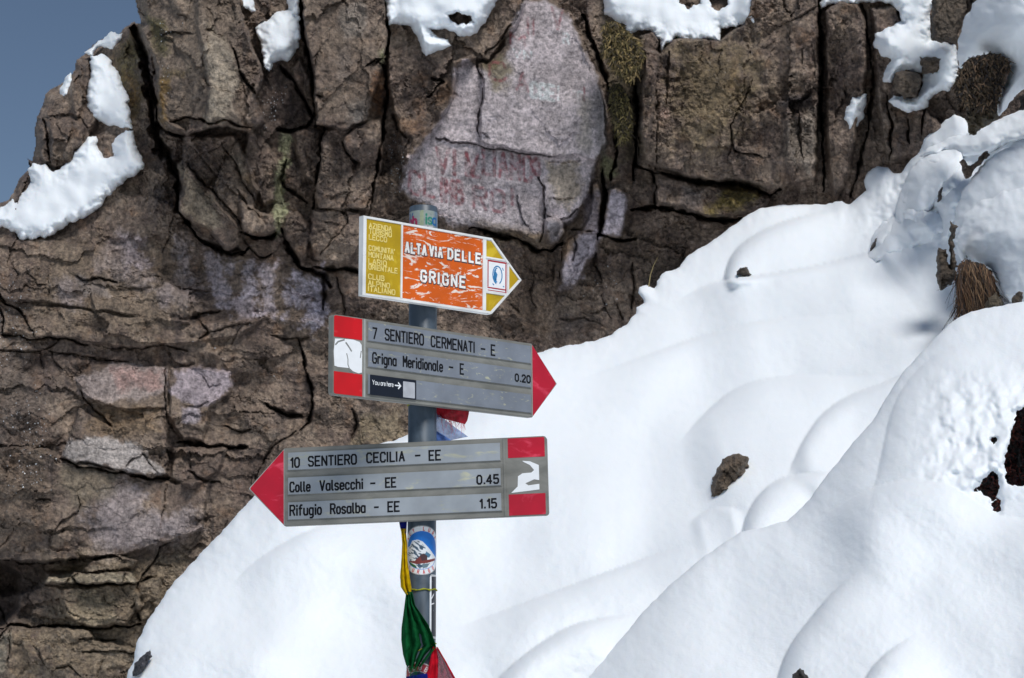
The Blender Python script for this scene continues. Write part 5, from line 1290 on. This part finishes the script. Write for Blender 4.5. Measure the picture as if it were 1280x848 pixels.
# --- middle sign, arrow to the right
s2 = sign_root((-0.14272, 3.75133, 0.62044), (0.75952, 0.00348, -0.01054), 'middle trail sign with red arrow pointing right, reading Sentiero Cermenati')
prism('board', rect(-251, 251, -74, 74, 6, 'ad'), 0, 14, BOARD, s2, 0.8)
tip2 = prism('arrow_tip', [(251.3, -74), (319, -3), (321.5, 0), (319, 3), (251.3, 74)], 0.3, 14, EDGE, s2, 0.6)
prism('red_face', [(253, -71), (316, -3), (318, 0), (316, 3), (253, 71)], -0.3, 1, RED3, tip2)
for z0, z1 in ((32.5, 69.5), (-16, 20.5), (-66.5, -28.5)):
    fr = prism('text_strip', rect(-173, 249, z0 - 1.2, z1 + 1.2), -1.6, 1, BOARD, s2, 1.2)
    prism('strip_face', rect(-170.5, 246.5, z0 + .8, z1 - .8), -2.4, -1, STRIP2, fr, 0.5)
prism('divider', rect(-180.5, -176, -73, 73), -1.0, 1, EDGE, s2, 0.4)
prism('red_mark', rect(-249.6, -183.6, 32.5, 72.2, 4, 'd'), -0.5, 1, RED2, s2, 0.2)
prism('red_mark', rect(-249.2, -183, -72, -31, 4, 'a'), -0.5, 1, RED2, s2, 0.2)
prism('white_mark', [(-247, 29), (-250, 5), (-248, -21), (-240, -22.5), (-213, -22), (-205, -27), (-192, -29.6), (-184, -27.5), (-183.6, 5), (-185, 24), (-190, 29), (-205, 31.5), (-230, 30.5)], -0.45, 1, WHITE, s2)
cw = mesh_obj
ribbons('paint_chip', [[(-246, 18), (-240, 24), (-226, 29)], [(-222, 24), (-216, 18), (-209, 10)]], 3.0, -0.45, 0.12, GREYCHIP, s2)
ribbons('paint_chip', [[(-220, 4), (-217, -6), (-217, -16)], [(-186, 12), (-188, 0)], [(-217, -16), (-212, -26), (-202, -31)]], 2.0, -0.45, 0.12, GREYCHIP, s2)
for wd, x0, x1, z0, h in (('7', -161, -150, 37.5, 22), ('SENTIERO', -131, -35.5, 38.5, 22), ('CERMENATI', -17.5, 95.6, 38.3, 22), ('-', 111, 123, 37.5, 22), ('E', 138, 149.6, 38, 22),
                          ('Grigna', -161, -103, -8, 21), ('Meridionale', -87, 12.5, -7.5, 21.5), ('-', 28, 39, -7, 22), ('E', 56.4, 66.6, -7.3, 21.5), ('0.20', 202, 244.6, -7, 16)):
    ribbons('lettering', word_strokes(wd, x0 + 1, x1 - 1, z0 + 1.2, h - 2.4), 3.3, -2.4, 0.25, BLACK, s2)
stk = prism('sticker', rect(-166.5, -54.5, -67, -29.5, 1.5), -2.9, -2.3, STICKBLK, s2)
prism('pale_panel', rect(-87, -58, -64.5, -34.5, 1.2), -3.1, -2.8, STICKW, stk)
for wd, x0, x1 in (('You', -161, -145), ('are', -141, -130), ('here', -126, -111)):
    ribbons('lettering', word_strokes(wd, x0, x1, -47.2, 8, 1.4), 1.0, -2.9, 0.1, WHITE, stk)
ribbons('arrow', [[(-106.5, -44), (-93.5, -44)], [(-98.5, -38.5), (-93, -44), (-98.5, -49.5)]], 2.4, -2.9, 0.1, WHITE, stk)
clamp(s2)

# --- top sign, orange and yellow enamel
s1 = sign_root((-0.15712, 3.73878, 0.81657), (0.7119, 0.02482, -0.01354), 'top trail sign, orange and yellow with white frame, reading Alta Via delle Grigne')
prism('board', [(-157, -75.5), (155.5, -77), (233, 0), (155.5, 74.5), (-158, 75.2)], 1.5, 14, FRAME, s1, 0.5)
for nm, m_, pl in (('yellow_field', YELL, [(-150.5, -71), (-69.5, -69.5), (-69.5, 70.5), (-150.5, 70)]), ('orange_field', ORANGE, [(-64.5, -70), (132.5, -71.5), (132.5, 69.5), (-64.5, 70)]),
                   ('yellow_field', YELL, [(141.5, 36), (186, 36), (155, 68), (141.5, 68.5)]), ('yellow_field', YELL, [(141.5, -71.5), (154, -71.5), (189, -37), (141.5, -37)]),
                   ('yellow_field', YELL, [(201, -24), (226, 0.5), (201, 26)]), ('emblem_panel', WHITE, [(144, -32), (196, -32), (196, 32), (144, 32)])):
    pn = prism(nm, pl, 1.1, 2.5, m_, s1)
    if nm == 'emblem_panel': emb = pn
# raised white frame bars
B = 7.0
for nm, pl in (('frame_bar', rect(-158.4, -151, -75.4, 75.1)), ('frame_bar', [(-150.9, 70.7), (-151, 75.1), (155.6, 74.4), (153, 69.9)]), ('frame_bar', [(-150.9, -75.4), (155.6, -76.9), (153, -72), (-150.9, -71.5)]),
               ('frame_bar', [(155.8, 74.3), (233, 0), (226.6, 0.2), (153.2, 69.7)]), ('frame_bar', [(155.8, -76.8), (153.2, -71.8), (226.6, -0.2), (233, -0.2)]),
               ('frame_bar', rect(-69.3, -64.9, -71.3, 70.5)), ('frame_bar', rect(132.8, 141.2, -71.7, 69.7)), ('frame_bar', rect(141.4, 190, 32.6, 36)), ('frame_bar', rect(141.4, 190, -36.5, -32.8)), ('frame_bar', rect(196.6, 200.6, -29, 31))):
    prism(nm, pl, -0.6, 1.6, FRAME, s1, 0.4)
for wd, x0, x1, z0, h in (('ALTA', -58, -9, 17.5, 22), ('VIA', 1, 30, 18, 22), ('DELLE', 46, 126, 18.5, 22), ('GRIGNE', -20, 88, -34, 24)):
    st_ = word_strokes(wd, x0, x1, z0 + 2, h - 4, 3.2)
    ribbons('letter_edge', [[(x + .9, z - .7) for x, z in s] for s in st_], 7.8, 1.1, 0.25, LETG, s1)
    ribbons('lettering', st_, 4.5, 1.1, 1.0, LETW, s1)
for wd, x1, z0, h in (('AZIENDA', -92, 54, 9), ('TURISMO', -92, 43.2, 9), ('LECCO', -103, 32, 9), ("COMUNITA'", -84, 11.3, 9), ('MONTANA', -87, -1.3, 9), ('LARIO', -103, -13.6, 9), ('ORIENTALE', -77, -24.5, 9),
                      ('CLUB', -108, -42.8, 9), ('ALPINO', -95, -55.2, 9), ('ITALIANO', -82, -66.2, 9)):
    ribbons('lettering', word_strokes(wd, -144, x1, z0, h, 1.8), 2.1, 1.1, 0.5, YLET, s1)
for q in ((145.5, 194.5, 27.5, 30.5), (145.5, 194.5, -26, -23.5), (145.5, 148, -23, 27), (191.5, 194.5, -31, 27)):
    prism('red_line', rect(*q), 0.8, 1.2, CRIM, emb)
prism('red_line', rect(146, 191, -30.5, -29), 0.8, 1.2, CRIM, emb)
arc = lambda cx, cz, rx, rz, a0, a1, n=14: [(cx + rx * math.cos(math.radians(a)), cz + rz * math.sin(math.radians(a))) for a in np.linspace(a0, a1, n)]
for k_, a_ in enumerate((arc(171, 2.5, 12, 18, -60, 250), arc(171, 2.5, 8.5, 14, 100, 260), arc(168, 2, 4, 11, 110, 250))):
    ribbons('emblem_stroke', [a_], 2.4, 1.1 - .05 * k_, 0.2, BLUE, emb)
prism('emblem', [(160.5, -2), (163, -12), (168, -16), (169, -4), (171, 4), (166, 10), (163, 6)], 0.8, 1.2, BLUE, emb)
for a_ in ([(159, -16), (162, -18)], [(186, -18), (188, -19)], [(184, 18), (186, 14)]):
    ribbons('emblem_stroke', [a_], 2.0, 1.1, 0.2, BLUE, emb)
clamp(s1)


# --- the pole with its stickers
pole = empty('signpost', (PX, PY, 0), 'grey round steel signpost pole covered with stickers, standing in the snow', 'signpost')
ztop = at1(527, 261, PY)[2] + 0.002
n = 48
V_, F_ = [], []
prof = [(PR, -0.4), (PR, ztop - .0015), (PR - .001, ztop), (PR - .0028, ztop), (PR - .003, ztop - .06)]
for r_, z in prof:
    for i in range(n):
        a = 2 * math.pi * i / n; V_.append((r_ * math.cos(a), r_ * math.sin(a), z))
for k in range(len(prof) - 1):
    for i in range(n):
        j = (i + 1) % n; F_.append((k * n + i, k * n + j, (k + 1) * n + j, (k + 1) * n + i))
F_.append(tuple(range(4 * n, 5 * n)))
mesh_obj('tube', V_, F_, POLE, pole, True)
STICK = tone_material('printed_sticker', 0.35, 0.08, 120)


def pole_patch(name, th0, th1, z0, z1, res, painter, label=None, off=.0004):
    """printed film wrapped on the pole: angle 0 faces the camera, + to its right; painter(x_mm, z_mm) -> rgb, mask"""
    nx = max(4, int((th1 - th0) * PR * 1000 / res)); nz = max(4, int((z1 - z0) * 1000 / res))
    T, Z = np.meshgrid(np.linspace(th0, th1, nx), np.linspace(z0, z1, nz))
    X = (T - (th0 + th1) / 2) * PR * 1000; Zm = (Z - (z0 + z1) / 2) * 1000
    rgb, mask = painter(X, Zm)
    r_ = PR + off
    P = np.stack([r_ * np.sin(T), -r_ * np.cos(T), Z], -1).reshape(-1, 3)
    idx = np.arange(nx * nz).reshape(nz, nx)
    mk = mask[:-1, :-1] & mask[1:, :-1] & mask[:-1, 1:] & mask[1:, 1:]
    f = np.stack([idx[:-1, :-1], idx[:-1, 1:], idx[1:, 1:], idx[1:, :-1]], -1)[mk]
    used = np.unique(f); rm = np.full(nx * nz, -1); rm[used] = np.arange(len(used))
    o = mesh_obj(name, P[used], rm[f], STICK, pole, True, rgb.reshape(-1, 3)[used])
    if label: o['label'] = label
    return o


def zat(v): return float(at1(527, v, PY - PR)[2])


def col_set(rgb, m, c, a=1.0):
    al = (np.clip(m, 0, 1) * a)[..., None]
    return rgb * (1 - al) + np.array(s2l(*c)) * al


def ring_text(word, R_, a_mid, pitch, h, top=True):
    out = []; n_ = len(word)
    for i, ch in enumerate(word):
        if ch == ' ': continue
        a = a_mid + (-(i - (n_ - 1) / 2) if top else (i - (n_ - 1) / 2)) * pitch
        ca, sa = math.cos(math.radians(a)), math.sin(math.radians(a))
        for s in GL[ch]:
            pts = []
            for gx, gz in s:
                lx, lz = (gx - 2) * h * .11, (gz / 6 - .5) * h
                if top: rad = R_ + lz; tx = lx; pts.append((rad * ca + tx * sa, rad * sa - tx * ca))
                else: rad = R_ - lz; tx = lx; pts.append((rad * ca - tx * sa, rad * sa + tx * ca))
            out.append(pts)
    return out


def sticker_round(X, Z):
    r_ = np.hypot(X, Z); rgb = np.zeros(X.shape + (3,)) + np.array(s2l(226, 228, 230))
    rgb = col_set(rgb, (r_ > 45).astype(float), (150, 150, 152))
    rgb = col_set(rgb, (r_ < 36).astype(float), (16, 112, 200))
    mount = poly_sd(X, Z, [(-40, 6), (-26, 8), (-20, 18), (-8, 20), (2, 16), (8, 10), (16, 2), (24, -6), (34, -14), (40, -40), (-40, -40)])
    rgb = col_set(rgb, ((mount > 0) & (r_ < 35)).astype(float), (222, 226, 230))
    ridge = fbm((X + 1.6 * Z) / 7, (Z - X) / 18, 3, 901)
    rgb = col_set(rgb, ((mount > 2) & (r_ < 34) & (ridge > .08) & (X < 10)).astype(float), (62, 84, 104))
    rgb = col_set(rgb, ((poly_sd(X, Z, [(8, -2), (18, -8), (14, -14), (6, -12)]) > 0)).astype(float), (70, 112, 140))
    rgb = col_set(rgb, ((poly_sd(X, Z, [(-40, -14), (-24, -22), (-12, -28), (-6, -40), (-40, -40)]) > 0) & (r_ < 35)).astype(float), (38, 96, 50))
    rgb = col_set(rgb, ((poly_sd(X, Z, [(-30, -20), (-14, -20), (-4, -12), (4, -8), (10, -18), (30, -14), (30, -18), (10, -24), (-10, -26)]) > 0) & (r_ < 35)).astype(float), (120, 52, 48))
    rgb = col_set(rgb, ((poly_sd(X, Z, [(-4, -10), (2, -6), (10, -10), (10, -18), (0, -20)]) > 0)).astype(float), (70, 44, 50))
    rgb = col_set(rgb, ((poly_sd(X, Z, [(0, -26), (16, -24), (10, -32), (2, -34)]) > 0)).astype(float), (100, 120, 130))
    for st_ in (ring_text('KEY LURA', 40.5, 92, 15, 6.5), ring_text('LURAGO', 40.5, 268, 15, 6.5, False)):
        rgb = col_set(rgb, paint_strokes(X, Z, st_, 1.5), (196, 64, 60))
    return rgb, r_ < 47


pole_patch('sticker', -1.66, 1.78, zat(688) - .047, zat(688) + .047, 0.7, sticker_round, 'round blue sticker with snowy mountain and red lettering')


def sticker_tall(X, Z):
    rgb = np.zeros(X.shape + (3,)) + np.array(s2l(224, 226, 228))
    sd = np.minimum(20 - np.abs(X), 60 - np.abs(Z))
    rgb = col_set(rgb, (sd > 4).astype(float), (34, 36, 44)); rgb = col_set(rgb, ((sd > 5.5) & (fbm(X / 4, Z / 7, 3, 911) > .5)).astype(float), (130, 134, 146))
    rgb = col_set(rgb, ((sd > 2) & (sd < 2.8)).astype(float), (40, 40, 44))
    rgb = col_set(rgb, paint_strokes(X, Z, [[(-16, 14), (-10, 22)], [(-16, 4), (-8, 6)]], 2), (220, 220, 224))
    rx, rz = np.clip(np.abs(X) - 14, 0, None), np.clip(np.abs(Z) - 54, 0, None)
    return rgb, np.hypot(rx, rz) < 6


pole_patch('sticker', .64, 2.1, zat(758) - .06, zat(758) + .06, 0.9, sticker_tall, 'tall black sticker with white rounded border on the side of the pole')


def sticker_club(X, Z):
    r_ = np.hypot(X, Z); rgb = np.zeros(X.shape + (3,)) + np.array(s2l(222, 216, 218))
    rgb = col_set(rgb, ((r_ > 25) & (r_ < 39)).astype(float), (178, 38, 56)); rgb = col_set(rgb, (r_ < 24).astype(float), (34, 44, 92))
    rgb = col_set(rgb, paint_strokes(X, Z, ring_text('CLUB', 32, 92, 22, 9), 1.9), (232, 228, 230))
    return rgb, r_ < 42


pole_patch('sticker', -1.7, 1.3, zat(856) - .042, zat(856) + .042, 0.8, sticker_club, 'round red and white sticker partly hidden by flags')


def sticker_top(X, Z):
    rgb = np.zeros(X.shape + (3,)) + np.array(s2l(142, 152, 146))
    rgb = col_set(rgb, sstep(20, 30, X), (104, 122, 140)); rgb = col_set(rgb, sstep(-26, -40, X), (96, 92, 110)); rgb = col_set(rgb, (np.abs(X + 2) < 4).astype(float), (150, 160, 120), .7)
    rgb = col_set(rgb, paint_strokes(X, Z, word_strokes('oh', -33, -13, -11, 16), 5.0), (150, 30, 78)); rgb = col_set(rgb, paint_strokes(X, Z, [[(-31, 2), (-29, 11)], [(-24, 6), (-22, 12)]], 3), (60, 90, 130))
    rgb = col_set(rgb, paint_strokes(X, Z, word_strokes('is', 6, 18, -10, 19), 3.6), (30, 122, 100)); rgb = col_set(rgb, paint_strokes(X, Z, word_strokes('a', 21, 31, -10, 19), 4.0), (16, 92, 150))
    rgb = col_set(rgb, paint_strokes(X, Z, [[(-4, -15), (8, -15)], [(12, -15), (20, -15)]], 2.4), (196, 190, 200)); rgb = col_set(rgb, (fbm(X / 6, Z / 6, 3, 915) > .3).astype(float), (120, 128, 130), .6)
    return rgb, np.abs(Z) < 19


pole_patch('sticker', -1.6, 1.6, zat(273.5) - .017, zat(273.5) + .017, 0.8, sticker_top, 'weathered sticker with purple and green lettering round the pole top')


# --- prayer flags
def resample(p, n):
    p = np.array(p, float); d = np.concatenate([[0], np.cumsum(np.linalg.norm(np.diff(p, axis=0), axis=1))]); t = np.linspace(0, d[-1], n)
    return np.stack([np.interp(t, d, p[:, k]) for k in range(p.shape[1])], 1)


def cloth(left, right, mat_, parent, label, folds=2.5, amp=.004, seed=1, nu=22, nv=40, fray=0, arch=0.0, taper=.3):
    """a hanging piece of cloth between two edges given as (u, v, Y); real folds across it"""
    A, B_ = resample(left, nv), resample(right, nv)
    s = np.linspace(0, 1, nu)[None, :, None]
    G = A[:, None] * (1 - s) + B_[:, None] * s
    t = np.linspace(0, 1, nv)[:, None] * np.ones((1, nu))
    ss = s[..., 0] * np.ones((nv, 1))
    wv = np.sin(ss * folds * 2 * math.pi + 1.4 * np.sin(t * 3 + seed) + seed) * amp * (taper + (1 - taper) * t)
    wv = wv + fbm(ss * 5 + seed, t * 6 + 0 * ss, 3, 950 + seed) * amp * .9 - arch * np.sin(np.pi * ss)
    P = at(G[..., 0], G[..., 1], G[..., 2] + wv)
    inv = -np.array(parent.location)
    idx = np.arange(nu * nv).reshape(nv, nu)
    f = np.stack([idx[:-1, :-1], idx[:-1, 1:], idx[1:, 1:], idx[1:, :-1]], -1).reshape(-1, 4)
    o = mesh_obj('flag', P + inv, f, mat_, parent, True)
    o['label'] = label
    md = o.modifiers.new('thickness', 'SOLIDIFY'); md.thickness = .0005
    if fray:
        rs = np.random.RandomState(seed); q = rs.rand(fray)
        pr = P.reshape(nv, nu, 3)[-1][(q * (nu - 1)).astype(int)] + inv
        d = rs.normal(0, .3, (fray, 3)) + [0, 0, -1]
        blades('thread', pr, d / np.linalg.norm(d, axis=1)[:, None], rs.uniform(.006, .022, fray), rs.uniform(.00025, .0005, fray), mat_, o, np.full((fray, 3), .5), seed=seed)
    return o


def cord_ring(parent, v, tilt, mat_, rr=.0014, a0=0, a1=2 * math.pi, sag=0.0):
    zc = zat(v); n_ = 40; V_, F_ = [], []
    th = np.linspace(a0, a1, n_)
    for i, a in enumerate(th):
        c = np.array([PX + (PR + rr) * math.sin(a), PY - (PR + rr) * math.cos(a), zc + tilt * math.sin(a) + .001 * math.sin(7 * a)]) - np.array(parent.location)
        rad = np.array([math.sin(a), -math.cos(a), 0]); k = 1 + .3 * math.sin(i * 2.1)
        for q in range(6):
            b_ = q / 6 * 2 * math.pi; V_.append(c + rad * rr * k * math.cos(b_) + np.array([0, 0, 1]) * rr * k * math.sin(b_))
    for i in range(n_ - 1):
        for q in range(6): F_.append((6 * i + q, 6 * i + (q + 1) % 6, 6 * i + 6 + (q + 1) % 6, 6 * i + 6 + q))
    return mesh_obj('cord', np.array(V_), F_, mat_, parent, True)


CY = cloth_material('yellow_cloth', s2l(214, 178, 10)); CG = cloth_material('green_cloth', s2l(14, 88, 46)); CN = cloth_material('navy_cloth', s2l(20, 30, 112))
CRd = cloth_material('red_cloth', s2l(200, 24, 44)); CRt = cloth_material('sheer_red_cloth', s2l(150, 60, 80), .72); CBt = cloth_material('sheer_blue_cloth', s2l(150, 172, 214), .6)
CRb = cloth_material('worn_red_cloth', s2l(186, 40, 56), .9); CBl = cloth_material('blue_cloth', s2l(104, 140, 206), .8); CC = cloth_material('cord', s2l(170, 172, 50))
yf = PY - PR - .004
fl = empty('prayer_flags', at1(512, 742, yf), 'string of yellow, green, navy and red prayer flags tied round the lower pole', 'prayer flags')
bpy.context.view_layer.update()
cloth([(498.5, 648, yf + .012), (500, 658, yf + .010), (502, 667, yf + .008)], [(509, 648, yf + .006), (508.5, 658, yf + .004), (508, 667, yf + .003)], CN, fl, 'navy flag scrap below the lowest sign', 1, .002, 1, 10, 14)
cloth([(501.5, 661, yf + .010), (503, 680, yf + .010), (502, 700, yf + .009), (500.2, 722, yf + .008), (501, 734, yf + .006), (507.5, 744, yf + .002)],
      [(507.5, 661, yf + .003), (509, 680, yf + .004), (509.5, 700, yf + .003), (512, 722, yf), (514, 732, yf - .001), (514, 743, yf)], CY, fl, 'bunched yellow flag', 2.2, .007, 2, 18, 50, arch=.003)
cloth([(508, 740, yf), (505, 764, yf + .004), (502, 786, yf + .006), (501.8, 800, yf + .006), (504, 818, yf + .006), (508, 832, yf + .004)],
      [(515, 740, yf - .002), (519, 757, yf - .004), (528, 770, yf - .004), (536, 782, yf - .002), (542, 798, yf), (545.5, 809, yf + .006), (538, 818, yf + .002), (526, 834, yf - .002)],
      CG, fl, 'green flag with frayed edge', 3.4, .010, 3, 44, 60, fray=60, arch=.006)
cloth([(541.5, 808, yf + .004), (538, 824, yf - .002), (533, 846, yf - .004), (528, 880, yf - .004), (526, 910, yf)],
      [(545.5, 810, yf + .004), (548, 824, yf), (547, 846, yf - .002), (548, 880, yf), (548, 910, yf)], CRd, fl, 'solid red flag fold', 1.6, .004, 4, 18, 40)
cloth([(545.5, 811, yf + .004), (547.5, 824, yf + .002), (547, 846, yf), (547, 880, yf), (548, 910, yf)],
      [(546.5, 811, yf + .006), (557, 829, yf + .012), (567, 848, yf + .018), (580, 880, yf + .02), (586, 910, yf + .02)], CRt, fl, 'sheer red flag blowing to the right', 2.1, .007, 5, 18, 40)
e_ = cloth([(545.2, 809, yf + .004), (556.3, 828, yf + .011), (566.2, 848, yf + .017), (579, 880, yf + .019)], [(547.2, 809, yf + .004), (558.6, 829, yf + .011), (569, 848, yf + .017), (582, 880, yf + .019)], CRd, fl, 'red hem of the sheer flag', 1, .001, 6, 4, 30)
cloth([(508, 846, yf), (506, 858, yf), (507, 890, yf)], [(534, 842, yf - .006), (536, 858, yf - .006), (534, 890, yf)], CN, fl, 'navy flag wrapped round the pole at the bottom', 2, .003, 7, 22, 24, arch=.01)
cord_ring(fl, 737, .0005, CC)
cord_ring(fl, 812, .012, CC, .0009)

fb = empty('prayer_flags', at1(548, 512, PY), 'frayed red and pale blue prayer flags behind the pole between two signs', 'prayer flags')
yb = PY + .012
cloth([(540, 496, yb), (542, 506, yb), (545, 514, yb), (547, 520, yb), (552, 523, yb)], [(588, 500, yb + .02), (587, 510, yb + .02), (586, 518, yb + .02), (584, 526, yb + .02), (581, 530.5, yb + .02)], CRb, fb, 'frayed red flag', 2.2, .005, 8, 30, 30, fray=40)
cloth([(538, 512, yb + .006), (538, 530, yb + .006), (538, 556, yb + .006)], [(546, 517, yb + .004), (564, 531, yb + .01), (585, 546, yb + .02)], CBt, fb, 'sheer pale blue flag', 1.7, .004, 9, 30, 24)
cloth([(538, 534, yb), (538, 545, yb), (538, 556, yb)], [(546, 539, yb), (556, 545, yb), (566, 552, yb + .004)], CBl, fb, 'blue flag corner', 1.4, .003, 10, 16, 16)
cord_ring(fb, 503, .002, CC, .0012)
